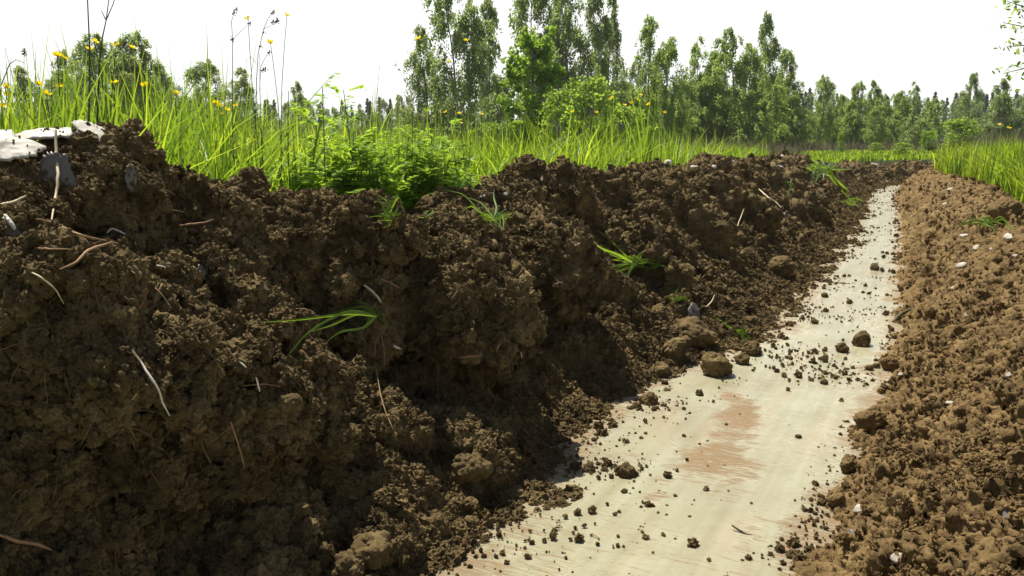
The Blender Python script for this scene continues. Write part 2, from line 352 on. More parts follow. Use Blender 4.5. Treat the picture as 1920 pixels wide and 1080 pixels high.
BUMPS = []   # (world centre, radius, amplitude) filled below; big blocks that jut from the left bank
def soil_patch(side, s0, s1, ns, nw, w_lo, w_hi, wrel):
    # wrel: positions across as fractions, denser where the face is steep
    s = (s0-1.1)*((s1-1.1)/(s0-1.1))**np.linspace(0, 1, ns)+1.1
    wl = np.linspace(w_lo, w_hi, 400)
    zz = macro(np.full(400, (s0+s1)/2), wl); arc = np.concatenate([[0], np.cumsum(np.hypot(np.diff(wl), np.diff(zz)*1.0))])
    wq = np.interp(np.linspace(0, arc[-1], nw), arc, wl)
    S, W = np.meshgrid(s, wq, indexing='ij')
    sf, wf = S.ravel(), W.ravel()
    cx, cy = center(sf); nx, ny = normal2(sf)
    P = np.stack([cx+nx*wf, cy+ny*wf, macro(sf, wf)], -1)
    G = lambda A: A.reshape(ns, nw, 3)
    # how much soil there is here: none deep in the floor, growing with the height
    hgt = P[:, 2]
    am = sstep(-.02, .22 if side < 0 else .08, hgt)
    n0 = grid_normals(G(P)).reshape(-1, 3)
    # push the left face outward where blocks jut, with gullies between them
    out = np.stack([nx, ny, np.zeros_like(nx)], -1)*(1 if side < 0 else -1)
    if side < 0:
        big = clods(P*np.array([1, 1, .55]) + .05*np.stack([perlin(P, .3, 1), perlin(P, .3, 2), perlin(P, .3, 4)], -1), .34, 1)
        gull = perlin(np.stack([sf, wf*.25, P[:, 2]*.3], -1), .28, 9)
        face = sstep(.12, .35, hgt)*(1-.5*sstep(.0, .3, hgt-np.interp(sf, *CLZ)+.1))
        d = (big-.45)*.23*face + gull*.055*face
        P = P + n0*d[:, None]*.75 + out*(d*.55)[:, None]
        for c, r, a, dn in BUMPS:
            D = P - c; rr_ = np.sqrt((D**2).sum(1)); 
            below = D[:, 2] < 0
            k = np.clip(1-(rr_/r)**2, 0, 1)
            P = P + (n0*.45+out*.75)*(1.25*a*np.sqrt(k)*sstep(0, .25, k))[:, None]
            D2 = P - (c - np.array([0, 0, 1.25*r])); k2 = np.clip(1-((D2**2).sum(1))/(r*.8)**2, 0, 1)
            P = P - (n0*.6+out*.3)*(.45*a*k2*sstep(.1, .3, hgt))[:, None]
    else:
        big = clods(P, .3, 2)
        d = (big-.4)*.05*sstep(-.02, .12, hgt)
        P = P + n0*d[:, None]
    dist = np.linalg.norm(P - np.array([0, 0, 1.0]), axis=1)
    for i, (sc, amp) in enumerate(((.135, .80), (.055, .85)) if side < 0 else ((.10, .52), (.045, .78))):
        n1 = grid_normals(G(P)).reshape(-1, 3)
        wv = .25*sc*np.stack([perlin(P, sc*.8, 21+i), perlin(P, sc*.8, 31+i), perlin(P, sc*.8, 41+i)], -1)
        g = .45+.75*np.clip(.5+perlin(P, .35, 60+i), 0, 1)
        ball = clods(P+wv, sc, 5+i, .25, .8)
        P = P + n1*((ball-.30)*sc*amp*g*(.25+.75*am))[:, None]*sstep(-.05, .02, hgt)[:, None]
    n1 = grid_normals(G(P)).reshape(-1, 3)
    P = P + n1*(fbm(P, .05, 3, 50)*.006*(.3+.7*am))[:, None]
    n1 = grid_normals(G(P)).reshape(-1, 3)
    f1 = 1-sstep(5, 14, dist)*.6
    b1 = clods(P, .021, 8, .3, .8); P = P + n1*((b1-.35)*.021*1.15*f1*(.35+.65*am))[:, None]
    f2 = 1-sstep(2.5, 6, dist)
    n1 = grid_normals(G(P)).reshape(-1, 3)
    b2 = clods(P, .0095, 9, .3, .8); P = P + n1*((b2-.35)*.0095*1.25*f2*(.4+.6*am))[:, None]
    P[:, 2] -= .012*(1-sstep(-.01, .05, hgt))
    F = grid_faces(ns, nw)
    z = P[:, 2]
    keep = (z[F].max(1) > -.012)
    if side > 0: F = F[:, ::-1]
    F = F[keep]
    used = np.zeros(len(P), bool); used[F.ravel()] = True
    idx = np.cumsum(used)-1
    return P[used], idx[F]

def bump_at(px, py, r, a, w_guess=None):
    # march the view ray onto the smooth surface
    d = ray(px, py); o = np.array([0, 0, CZ])
    ts = np.linspace(.8, 22, 3000); Q = o + ts[:, None]*d
    s_, w_ = sw_of(Q[:, 0], Q[:, 1]); z = macro(s_, w_)
    i = np.argmax(Q[:, 2] < z); return (Q[i], r, a, 0)
BUMPS += [bump_at(820, 590, .28, .20), bump_at(660, 470, .16, .12), bump_at(850, 480, .19, .13), bump_at(1000, 500, .26, .17),
          bump_at(340, 780, .20, .16), bump_at(110, 640, .22, .13), bump_at(260, 700, .15, .10), bump_at(40, 560, .18, .10), bump_at(230, 560, .14, .08), bump_at(880, 850, .13, .07),
          bump_at(1190, 440, .20, .10), bump_at(1300, 420, .25, .10), bump_at(1400, 400, .28, .10), bump_at(1500, 380, .3, .10),
          bump_at(700, 1000, .09, .05), bump_at(400, 370, .10, .07), bump_at(1000, 320, .25, .06), bump_at(500, 1000, .16, .05), bump_at(1080, 640, .2, .03), bump_at(480, 620, .15, .05)]

def soil_bank(name, side, patches, mat):
    Vs, Fs, n = [], [], 0
    for p in patches:
        V, F = soil_patch(side, *p); Vs.append(V); Fs.append(F+n); n += len(V)
    V = np.concatenate(Vs); F = np.concatenate(Fs)
    o = obj(name, mesh(name, V, F, mat)); tag(o, kind='structure'); return V, F
sy = s_of_y
VL, FL = soil_bank('soil_bank_left', -1, [(sy(.72), sy(3.0), 820, 640, -1.6, -.02, None), (sy(2.985), sy(7.6), 560, 330, -1.8, -.02, None), (sy(7.56), sy(20.3), 440, 190, -1.9, .0, None)], M['soil_l'])
VR, FR = soil_bank('soil_bank_right', 1, [(sy(1.0), sy(4.2), 620, 330, .10, 1.75, None), (sy(4.17), sy(9.0), 400, 200, .08, 1.8, None), (sy(8.95), sy(20.3), 330, 140, .05, 1.8, None)], M['soil_r'])
print('soil verts', len(VL), len(VR))

# vertex normals and a depth map of the soil, used to stand things on it
def vnormals(V, F):
    n = np.cross(V[F[:, 2]]-V[F[:, 0]], V[F[:, 3]]-V[F[:, 1]]); out = np.zeros_like(V)
    for k in range(4):
        for c in range(3): out[:, c] += np.bincount(F[:, k], n[:, c], len(V))
    out /= (np.linalg.norm(out, axis=1)[:, None]+1e-12)
    return out*np.sign(out[:, 2].mean())
NL_, NR_ = vnormals(VL, FL), vnormals(VR, FR)
SV = np.concatenate([VL, VR]); SN = np.concatenate([NL_, NR_])
_px, _py, _dep = project(SV)
_ok = (_px > -60) & (_px < 1980) & (_py > -50) & (_py < 1130)
_ids = np.where(_ok)[0]; _cell = (np.floor(_py[_ids]/6).astype(int)+10)*400 + np.floor(_px[_ids]/6).astype(int)+15
_ord = np.lexsort((_dep[_ids], _cell)); _ids = _ids[_ord]; _cell = _cell[_ord]
_uc, _first = np.unique(_cell, return_index=True); FRONT = dict(zip(_uc.tolist(), _ids[_first].tolist()))
def hit(px, py):
    """the point of the soil or floor seen at a pixel, and a smoothed normal"""
    c = (int(py//6)+10)*400 + int(px//6)+15
    cands = [FRONT[c+dy*400+dx] for dy in (-1, 0, 1) for dx in (-1, 0, 1) if c+dy*400+dx in FRONT]
    if not cands and ray(px, py)[2] >= -.06:         # just above the crest: use the crest below it
        for dy in range(2, 14):
            if c+dy*400 in FRONT: cands = [FRONT[c+dy*400]]; break
    fl = at_z(px, py, 0.0) if ray(px, py)[2] < -.02 else None
    if cands:
        i = min(cands, key=lambda k: (_px[k]-px)**2+(_py[k]-py)**2 + 400*_dep[k])
        if fl is None or SV[i, 1] < fl[1]+.05:
            j = [k for k in cands]; nn = SN[j].mean(0); return SV[i].copy(), nn/np.linalg.norm(nn)
    return fl, np.array([0, 0, 1.0])

# floor sheet
ns, nw = 900, 90
s = np.linspace(sy(.2), sy(20.5), ns); w_ = np.linspace(-1.0, .6, nw); S, W = np.meshgrid(s, w_, indexing='ij'); sf, wf = S.ravel(), W.ravel()
cx, cy = center(sf); nx, ny = normal2(sf); P = np.stack([cx+nx*wf, cy+ny*wf, np.zeros_like(cx)], -1)
P[:, 2] = .006*perlin(P, .5, 3) + .0015*perlin(np.stack([sf*.2, wf, wf*0], -1), .03, 5)
st = np.zeros(len(P))
def blob(px, py, rx, ry, amp, soft=.6, ang=0):
    c = at_z(px, py); ex = at_z(px+rx, py)-c; ey = at_z(px, py-ry)-c
    D = P-c; a = D[:, 0]/abs(ex[0]); b_ = (D[:, 1])/abs(ey[1])
    a = (D[:, 0] - D[:, 1]*c[0]/c[1])/abs(ex[0])
    q = np.sqrt(a*a+b_*b_) + .55*fbm(P, .10, 4, 77)
    return amp*(1-sstep(1-soft, 1+soft, q))
for a in [(1385, 780, 44, 45, 1.0), (1345, 860, 78, 46, 1.0), (1400, 1010, 40, 60, .5), (1225, 930, 32, 9, .8), (1040, 815, 90, 36, .75), (1140, 800, 60, 30, .4), (1150, 860, 90, 14, .55), (990, 1040, 80, 26, .5),
          (1490, 615, 40, 12, .55), (1620, 600, 26, 16, .5), (1500, 670, 60, 12, .5), (1300, 900, 120, 10, .4), (1350, 920, 60, 30, .5), (1240, 760, 50, 20, .55), (900, 1060, 90, 30, .7), (940, 960, 60, 20, .6), (1560, 720, 60, 10, .35), (1590, 800, 30, 40, .3)]:
    st = np.maximum(st, blob(*a))
tl = np.interp(sf, *TL); tr = np.interp(sf, *TR)
ej = .07*fbm(P, .16, 3, 55)
edge = np.maximum(1-sstep(.0, .20, wf-tl+ej), 1-sstep(.0, .11, tr-wf+ej))
st = np.maximum(st, edge*.85); st = np.maximum(st, .22+.25*fbm(P, .4, 3, 90))
obj_floor = tag(obj('trench_floor', mesh('trench_floor', P, grid_faces(ns, nw), M['floor'], attrs={'stain': st}, uv=np.stack([sf, wf], -1))), kind='structure')

# meadow sheet with the trench cut out of it
def meadow():
    xs = np.concatenate([-np.geomspace(300, 14, 30), np.linspace(-13.5, 16, 150), np.geomspace(16.5, 300, 30)])
    yy = np.concatenate([[-40, -20, -10], np.linspace(-5, 26, 160), np.geomspace(27, 420, 40)])
    X, Y = np.meshgrid(xs, yy); x, y = X.ravel(), Y.ravel(); z = meadow_z(x, y)
    s_, w2 = sw_of(x, y)
    inside = (w2 > -1.65) & (w2 < np.interp(s_, *REW)) & (x < 19)
    P = np.stack([x, y, np.where(inside, -.25, z)], -1)
    F = grid_faces(len(yy), len(xs))
    return mesh('meadow_ground', P, F, M['meadow'])
tag(obj('meadow_ground', meadow()), kind='structure')

# ------------------------------------------------------------------ crumbs, clods, stones
def ico(sub):
    import bmesh
    bm = bmesh.new(); bmesh.ops.create_icosphere(bm, subdivisions=sub, radius=1); bm.verts.ensure_lookup_table()
    V = np.array([v.co[:] for v in bm.verts]); F = np.array([[v.index for v in f.verts] for f in bm.faces]); bm.free(); return V, F
ICO = {k: ico(k) for k in (1, 2, 3, 5)}
def rand_rot(n):
    q = rng.normal(size=(n, 4)); q /= np.linalg.norm(q, axis=1)[:, None]; a, b_, c, d = q.T
    return np.stack([np.stack([1-2*(c*c+d*d), 2*(b_*c-a*d), 2*(b_*d+a*c)], -1), np.stack([2*(b_*c+a*d), 1-2*(b_*b_+d*d), 2*(c*d-a*b_)], -1), np.stack([2*(b_*d-a*c), 2*(c*d+a*b_), 1-2*(b_*b_+c*c)], -1)], 1)
def scatter(V0, F0, pos, rad, vari=6):
    n = len(pos); Rm = rand_rot(n); k = rng.integers(0, vari, n); out = np.empty((n, len(V0), 3))
    for i in range(vari):
        Vv = V0*(1+.28*perlin(V0+i*7.1, .75, i)[:, None])*np.array([1, rng.uniform(.7, 1), rng.uniform(.55, .9)])
        m_ = k == i; out[m_] = np.einsum('nij,vj->nvi', Rm[m_], Vv)
    out = out*rad[:, None, None] + pos[:, None, :]
    F = (F0[None] + (np.arange(n)*len(V0))[:, None, None]).reshape(-1, F0.shape[1])
    return out.reshape(-1, 3), F
def vis_sample(V, Nn, n, wfun=None):
    """pick soil vertices in or near view with about equal density in the picture"""
    px, py, dep = project(V); F_ = FL if V is VL else FR
    ar = np.zeros(len(V)); q_ = np.linalg.norm(np.cross(V[F_[:, 2]]-V[F_[:, 0]], V[F_[:, 3]]-V[F_[:, 1]]), axis=1)
    for c_ in range(4): ar += np.bincount(F_[:, c_], q_, len(V))
    ar = ar/np.maximum(dep, .6)**1.7
    ok = np.where((px > -250) & (px < 2150) & (py > 150) & (py < 1200))[0]
    wt = np.ones(len(ok)) if wfun is None else wfun(V[ok], Nn[ok], px[ok], py[ok], dep[ok]); wt = wt*ar[ok]; wt = wt/wt.sum()
    return rng.choice(ok, n, p=wt)
def gn_crumbs():
    g = bpy.data.node_groups.new('crumb_scatter', 'GeometryNodeTree')
    g.interface.new_socket('Geometry', in_out='INPUT', socket_type='NodeSocketGeometry')
    g.interface.new_socket('Material', in_out='INPUT', socket_type='NodeSocketMaterial')
    g.interface.new_socket('Geometry', in_out='OUTPUT', socket_type='NodeSocketGeometry')
    n = g.nodes.new; L = g.links.new; gi = n('NodeGroupInput'); go = n('NodeGroupOutput')
    def attr(nm, ty):
        a = n('GeometryNodeInputNamedAttribute'); a.data_type = ty; a.inputs['Name'].default_value = nm; return a.outputs[0]
    join = n('GeometryNodeJoinGeometry')
    for k in range(4):
        ic = n('GeometryNodeMeshIcoSphere'); ic.inputs['Radius'].default_value = 1; ic.inputs['Subdivisions'].default_value = 4 if k == 0 else 3
        sp = n('GeometryNodeSetPosition'); L(ic.outputs[0], sp.inputs[0])
        ps = n('GeometryNodeInputPosition'); ad = n('ShaderNodeVectorMath'); ad.operation = 'ADD'; L(ps.outputs[0], ad.inputs[0]); ad.inputs[1].default_value = (k*3.7, k*1.9, 0)
        nz = n('ShaderNodeTexNoise'); nz.inputs['Scale'].default_value = 1.4; nz.inputs['Detail'].default_value = 4; nz.inputs['Roughness'].default_value = .75; L(ad.outputs[0], nz.inputs['Vector'])
        mr = n('ShaderNodeMapRange'); mr.inputs[1].default_value = .25; mr.inputs[2].default_value = .75; mr.inputs[3].default_value = .1; mr.inputs[4].default_value = 1.65; L(nz.outputs[0], mr.inputs[0])
        sc = n('ShaderNodeVectorMath'); sc.operation = 'SCALE'; L(ps.outputs[0], sc.inputs[0]); L(mr.outputs[0], sc.inputs['Scale']); L(sc.outputs[0], sp.inputs['Position'])
        sm = n('GeometryNodeSetMaterial'); L(sp.outputs[0], sm.inputs[0]); L(gi.outputs['Material'], sm.inputs['Material'])
        ip = n('GeometryNodeInstanceOnPoints'); L(gi.outputs['Geometry'], ip.inputs['Points']); L(sm.outputs[0], ip.inputs['Instance'])
        cm = n('FunctionNodeCompare'); cm.data_type = 'INT'; cm.operation = 'EQUAL'
        L(attr('pick', 'INT'), cm.inputs[2]); cm.inputs[3].default_value = k; L(cm.outputs[0], ip.inputs['Selection'])
        L(attr('turn', 'FLOAT_VECTOR'), ip.inputs['Rotation']); L(attr('size', 'FLOAT_VECTOR'), ip.inputs['Scale']); L(ip.outputs[0], join.inputs[0])
    L(join.outputs[0], go.inputs[0]); return g
GNC = gn_crumbs()
def crumb_cloud(P, r, mat, label):
    me = bpy.data.meshes.new('soil_crumbs'); me.vertices.add(len(P)); me.vertices.foreach_set('co', np.ascontiguousarray(P, np.float32).ravel())
    a = me.attributes.new('pick', 'INT', 'POINT'); a.data.foreach_set('value', rng.integers(0, 4, len(P)).astype(np.int32))
    a = me.attributes.new('turn', 'FLOAT_VECTOR', 'POINT'); a.data.foreach_set('vector', (rng.random((len(P), 3))*6.28).astype(np.float32).ravel())
    a = me.attributes.new('size', 'FLOAT_VECTOR', 'POINT'); a.data.foreach_set('vector', (r[:, None]*rng.uniform(.6, 1.15, (len(P), 3))).astype(np.float32).ravel())
    me.materials.append(mat)
    o = obj('soil_crumbs', me); md = o.modifiers.new('crumbs', 'NODES'); md.node_group = GNC
    for it in GNC.interface.items_tree:
        if it.name == 'Material': md[it.identifier] = mat
    tag(o, label, 'soil crumbs', kind='stuff'); return o
def crumbs_on_bank(V, Nn, n, mat, wfun, label, med=.0045):
    i = vis_sample(V, Nn, n, wfun); dist = V[i, 1].clip(1, 20)
    r = rng.lognormal(math.log(med), .55, n).clip(.002, .02)*(1+.12*dist)
    return crumb_cloud(V[i] + Nn[i]*r[:, None]*.3, r, mat, label)
crumbs_on_bank(VL, NL_, 150000, M['soil_l'], lambda v, n_, px, py, d: (.35+sstep(.4, .0, v[:, 2]))*np.clip(n_[:, 2]+.65, 0, 1), 'dark brown crumbs of soil lying all over the left bank')
crumbs_on_bank(VR, NR_, 22000, M['soil_r'], lambda v, n_, px, py, d: (n_[:, 2] > .15)*(n_[:, 2]+.1)*(.15+1.6*np.clip(fbm(v, .22, 2, 71)+.15, 0, 1)), 'orange brown crumbs of soil lying all over the right bank', .0036)
# crumbs strewn on the pale floor
n = 3000
s = sy(1.6)*(sy(17)/sy(1.6))**rng.random(n*3); tl = np.interp(s, *TL); tr = np.interp(s, *TR)
side = rng.random(n*3) < .62
off = rng.exponential(.10, n*3); uni = rng.random(n*3)
ww = np.where(side, tl+off, tr-off*.55); ww = np.where(rng.random(n*3) < .10, tl+(tr-tl)*uni, ww)
keep = (ww > tl-.05) & (ww < tr+.02); s, ww = s[keep][:n], ww[keep][:n]
cx, cy = center(s); nx, ny = normal2(s); P = np.stack([cx+nx*ww, cy+ny*ww, 0*cx], -1)
clump = fbm(P, .25, 2, 12); P = P[clump > -.05]
ex = []
for (px, py, rx, ry, k) in [(1560, 700, 90, 22, 190), (1500, 665, 60, 20, 120), (1130, 875, 90, 18, 150), (1080, 830, 60, 30, 70), (1480, 580, 40, 20, 60), (1600, 590, 60, 30, 60), (1560, 540, 60, 10, 60), (1600, 470, 40, 20, 40), (1530, 960, 30, 60, 110), (1500, 1040, 40, 40, 90), (1240, 760, 60, 20, 90), (1010, 1000, 60, 60, 60), (1200, 960, 120, 80, 60)]:
    for _ in range(k): ex.append(at_z(px+rng.normal()*rx*.6, py+rng.normal()*ry*.6))
P = np.concatenate([P, np.array(ex)]); dist = P[:, 1]
r = rng.lognormal(math.log(.0026), .6, len(P)).clip(.0012, .012)*(1+.10*dist); P[:, 2] = r*.45
crumb_cloud(P, r, M['soil_l'], 'small dark crumbs of soil strewn on the pale trench floor')

# clods big enough to tell apart
def clod_mesh(i, sub=5, mat=None, lump=.5):
    V, F = ICO[sub]; V = V.copy(); V *= np.array([1, rng.uniform(.78, 1.0), rng.uniform(.72, .95)])
    for k, (sc, am) in enumerate(((1.1, .30), )): V = V*(1+am*perlin(V, sc, i+k)[:, None])
    for sc, am in ((.55, .50), (.24, .55), (.11, .6)):
        b_ = clods(V+i*3.3, sc, i, .3, .8); nrm = V/np.linalg.norm(V, axis=1)[:, None]; V = V + nrm*((b_-.3)*sc*am)[:, None]
    return mesh('soil_clod', V/1.12, F, mat)
CM = {('l', k): clod_mesh(k, 5, M['soil_l']) for k in range(6)}
CM.update({('r', k): clod_mesh(k+9, 5, M['soil_r']) for k in range(3)})
CMs = {k: clod_mesh(k+20, 3, M['soil_l']) for k in range(4)}
CLODS = [  # px, py of middle, radius px, bank, label
 (1345, 683, 33, 'l', 'large dark round clod at the floor edge casting a short shadow on the clay'),
 (1391, 672, 16, 'l', 'pointed clod just right of the large dark round clod'),
 (1412, 652, 22, 'l', 'rough clod behind the pointed clod at the floor edge'),
 (1300, 606, 46, 'l', 'largest broad clod with a smooth dark side on the left slope above the floor'),
 (1266, 648, 32, 'l', 'rounded clod between the broad smooth sided clod and the floor'),
 (1465, 495, 32, 'l', 'tall dark clod high on the left edge of the trench floor'),
 (1232, 585, 17, 'l', 'upright clod left of the broad smooth sided clod'),
 (1410, 602, 17, 'l', 'clod beside the pale floor below the trailing grass strands'),
 (1617, 636, 21, 'l', 'biggest clod lying on the pale floor near the right bank'),
 (1579, 652, 13, 'l', 'round clod on the pale floor left of the biggest floor clod'),
 (1630, 688, 10, 'l', 'small block of soil on the pale floor below the biggest floor clod'),
 (1668, 680, 15, 'r', 'brown clod at the right edge of the floor'),
 (1627, 782, 31, 'r', 'square dark sided clod leaning out of the right bank onto the floor'),
 (1172, 880, 19, 'l', 'crumbly clod at the tip of the spit of soil on the floor'),
 (1103, 873, 12, 'l', 'smaller clod left of the crumbly clod on the spit of soil'),
 (1040, 818, 13, 'l', 'lone clod on the stained clay at the foot of the left bank'),
 (1088, 829, 7, 'l', 'small round clod on the clay right of the lone clod'),
 (885, 978, 19, 'l', 'dark round clod by the near left edge of the floor'),
 (887, 943, 17, 'l', 'clod just above the dark round clod by the near floor edge'),
 (700, 1005, 44, 'l', 'big shaggy clod at the foot of the left bank near the bottom'),
 (820, 985, 30, 'l', 'lumpy clod between the big shaggy clod and the floor'),
 (655, 1060, 34, 'l', 'shaggy clod cut by the bottom edge of the photo'),
 (880, 856, 44, 'l', 'wide fibrous clod at the foot of the deeply shaded hollow'),
 (1497, 818, 7, 'l', 'single small clod on the bare middle of the floor'),
 (1060, 966, 6, 'l', 'tiny clod alone on the bare clay near the front'),
 (1546, 553, 8, 'l', 'small clod on the bright clay half way along the trench'),
 (1547, 667, 7, 'l', 'small clod among crumbs under the round floor clod'),
 (1527, 602, 8, 'l', 'small clod on the clay above the rust coloured stain'),
 (1592, 565, 7, 'l', 'small flat clod in the middle of the bright clay'),
 (1545, 716, 8, 'l', 'dark clod in the line of crumbs across the floor'),
 (1585, 866, 22, 'r', 'flat clod at the foot of the right bank'),
 (1563, 928, 22, 'r', 'overhanging clod at the right floor edge near the front'),
 (1213, 746, 22, 'l', 'crumbling clod where the left bank meets the floor'),
 (1236, 692, 22, 'l', 'upright clod below the rounded clod on the left slope'),
 (1290, 500, 20, 'l', 'clod on the left slope below the sprouting weeds'),
 (1520, 432, 10, 'l', 'small clod on the left bank near the bend of the trench'),
 (545, 750, 26, 'l', 'rounded clod sitting on the shaded lower slope right of the white straw'),
 (470, 560, 14, 'l', 'pointed clod standing on the left bank below the crest'),
 (1885, 390, 26, 'r', 'dark clod on top of the right bank by the grass'),
 (1740, 575, 13, 'r', 'small upright clod on the right bank above the buried blade of bark'),
 (1640, 500, 10, 'r', 'small clod at the right edge of the far part of the floor'),
]
def place_clods():
    for i, (px, py, r, bk, lab) in enumerate(CLODS):
        p, n_ = hit(px, py + r*.55)
        d = np.linalg.norm(p-np.array([0, 0, CZ])); rad = r*d/FPX
        me = CM[(bk, i % 6 if bk == 'l' else i % 3)] if r > 11 else CMs[i % 4]
        o = obj('soil_clod', me, loc=(p[0], p[1], p[2]+rad*(.42 if r < 38 else .02))); o.rotation_euler = (random.uniform(-.5, .5), random.uniform(-.5, .5), random.uniform(0, 6.28))
        o.scale = (rad*.95, rad*.95, rad*.95*random.uniform(.85, 1.0)); tag(o, lab, 'clod', 'clods of soil in and beside the trench')
place_clods()
SLAB_PTS = []
def flat_piece(name, px, py, wpx, hpx, mat, lab, cat, group=None, tilt=None, rz=0, thick=.12, seed=0, n_=None, lift=0, p=None, rag=.22, sub=10):
    """irregular flat piece (chip or slab) lying on the soil"""
    q, nn = hit(px, py)
    if p is not None: q = np.asarray(p)
    if n_ is not None: nn = np.asarray(n_, float); nn /= np.linalg.norm(nn)
    d = np.linalg.norm(q-np.array([0, 0, CZ])); a = wpx*d/FPX/2; b_ = hpx*d/FPX/2
    r_ = np.random.default_rng(seed); k = 60 if sub > 8 else 13; th = np.linspace(0, 2*np.pi, k, endpoint=False)
    nc = 8 if sub > 8 else 6; ca = np.sort((np.arange(nc)+r_.uniform(-.3, .3, nc))*2*np.pi/nc); cr_ = 1+rag*r_.uniform(-1, .6, nc)
    cx_ = np.append(np.cos(ca)*cr_, math.cos(ca[0])*cr_[0]); cy_ = np.append(np.sin(ca)*cr_, math.sin(ca[0])*cr_[0]); tq = np.linspace(0, nc, k, endpoint=False)
    ox = np.interp(tq, np.arange(nc+1), cx_); oy = np.interp(tq, np.arange(nc+1), cy_); th = np.arctan2(oy, ox)
    rad = np.hypot(ox, oy)*(1 + (.06 if sub > 8 else .08)*r_.normal(size=k))
    V = []; rings = np.linspace(.0, 1, sub)[1:]
    T = thick*min(a, b_)
    top = [[0, 0, T]]
    for rr_ in rings:
        for j in range(k): top.append([a*rad[j]*rr_*math.cos(th[j]), b_*rad[j]*rr_*math.sin(th[j]), T*(1-.35*rr_**6)])
    top = np.array(top); top[:, 2] += (.07 if sub > 8 else .10)*min(a, b_)*perlin(np.column_stack([top[:, :2]/max(a, b_), np.full(len(top), seed*1.3)]), .5, 5) - (.10*(top[:, 0]**2/a + top[:, 1]**2/b_) if sub > 8 else 0)
    if sub > 8: top[:, 2] += .03*min(a, b_)*perlin(top/max(a, b_)+seed, .16, 8)
    bot = top.copy(); bot[:, 2] -= T*1.6; nb = len(top)
    F3, F4 = [], []
    for j in range(k): j2 = (j+1) % k; F3.append([0, 1+j, 1+j2]); F3.append([nb, nb+1+j2, nb+1+j])
    for i in range(len(rings)-1):
        for j in range(k):
            j2 = (j+1) % k; x0 = 1+i*k
            F4.append([x0+j, x0+k+j, x0+k+j2, x0+j2]); F4.append([nb+x0+j, nb+x0+j2, nb+x0+k+j2, nb+x0+k+j])
    x0 = 1+(len(rings)-1)*k
    for j in range(k): j2 = (j+1) % k; F4.append([x0+j, nb+x0+j, nb+x0+j2, x0+j2])
    me = mesh(name, np.concatenate([top, bot]), [np.array(F3), np.array(F4)], mat, smooth=False)
    o = obj(name, me, loc=q + nn*lift)
    z = Vector(nn); o.rotation_mode = 'XYZ'
    view = Vector((q[0], q[1], 0)).normalized(); x = Vector((view.y, -view.x, 0)); x = (x - x.dot(z)*z).normalized(); y = z.cross(x)
    Mx = Matrix((x, y, z)).transposed(); o.rotation_euler = (Mx @ Matrix.Rotation(rz, 3, 'Z')).to_euler()
    if sub > 8:                                       # soil crumbs lying on the slab
        bpy.context.view_layer.update(); mw = o.matrix_world; ii = r_.choice(nb, 12)
        SLAB_PTS.extend([list(mw @ Vector(top[i]+np.array([0, 0, .001])+r_.normal(0, .006, 3)*np.array([1, 1, .1]))) for i in ii])
    tag(o, lab, cat, group); return o

# ------------------------------------------------------------------ meadow grass
def blades(pos, h, wd, lean, tone, seg=4, az=None):
    n = len(pos); az = rng.random(n)*6.283 if az is None else az
    t = np.linspace(0, 1, seg+1)[None, :]
    d = np.stack([np.cos(az), np.sin(az)], -1)
    fa = az + rng.normal(0, .9, n) + np.pi/2; sd_ = np.stack([np.cos(fa), np.sin(fa)], -1)
    hor = (lean*h)[:, None]*(t**1.9); ver = h[:, None]*(t - .42*np.clip(lean, 0, 1.4)[:, None]*t**2.6)
    C = np.zeros((n, seg+1, 3)); C[..., :2] = pos[:, None, :2] + d[:, None]*hor[..., None]; C[..., 2] = pos[:, None, 2] + ver
    wr = np.interp(t[0], [0, .25, .7, 1], [.75, 1, .7, .06])[None, :]*wd[:, None]/2
    off = np.zeros((n, seg+1, 3)); off[..., :2] = sd_[:, None]*wr[..., None]
    V = np.stack([C-off, C+off], 2).reshape(n, -1, 3)
    k = (seg+1)*2; F0 = np.array([[2*i, 2*i+1, 2*i+3, 2*i+2] for i in range(seg)])
    F = (F0[None]+(np.arange(n)*k)[:, None, None]).reshape(-1, 4)
    return V.reshape(-1, 3), F, np.repeat(tone, k)
def fan(n, y0, y1, u0=-.80, u1=.80, pw=0.0):
    y = y0*(y1/y0)**rng.random(n) if pw == 0 else (y0**pw + rng.random(n)*(y1**pw-y0**pw))**(1/pw)
    x = rng.uniform(u0, u1, n)*y; return x, y
def grass(name, label, n, y0, y1, hfun, wd, mat, seg, u0=-.8, u1=.8, pw=0.0, clump=.5, lean=(.35, .28)):
    x, y = fan(n, y0, y1, u0, u1, pw); s_, w2 = sw_of(x, y)
    P3 = np.stack([x, y, np.zeros(n)], -1)
    j = .12*perlin(P3, .5, 33)
    dens = .5+clump*perlin(P3, .35, 34)+clump*.6*perlin(P3, 1.6, 35)
    ok = ((w2 < -1.60+2*j) | (w2 > np.interp(s_, *REW)-.10+j) | (s_ > _cs[-1])) & (rng.random(n) < dens+.25)
    x, y, s_, w2, P3 = x[ok], y[ok], s_[ok], w2[ok], P3[ok]; m_ = len(x)
    z = meadow_z(x, y) - .02; h = hfun(x, y, w2)*rng.uniform(.55, 1.12, m_)*(1+.22*perlin(P3, .7, 36))
    tone = np.clip(.5+.35*perlin(P3, .9, 37)+rng.normal(0, .22, m_), 0, 1)
    V, F, T = blades(np.stack([x, y, z], -1), h, wd*(1+.0*y)*rng.uniform(.6, 1.3, m_)*np.maximum(1, y/7), np.abs(rng.normal(lean[0], lean[1], m_)), tone, seg)
    o = obj(name, mesh(name, V, F, mat, attrs={'tone': T})); tag(o, label, 'grass', kind='stuff'); return o
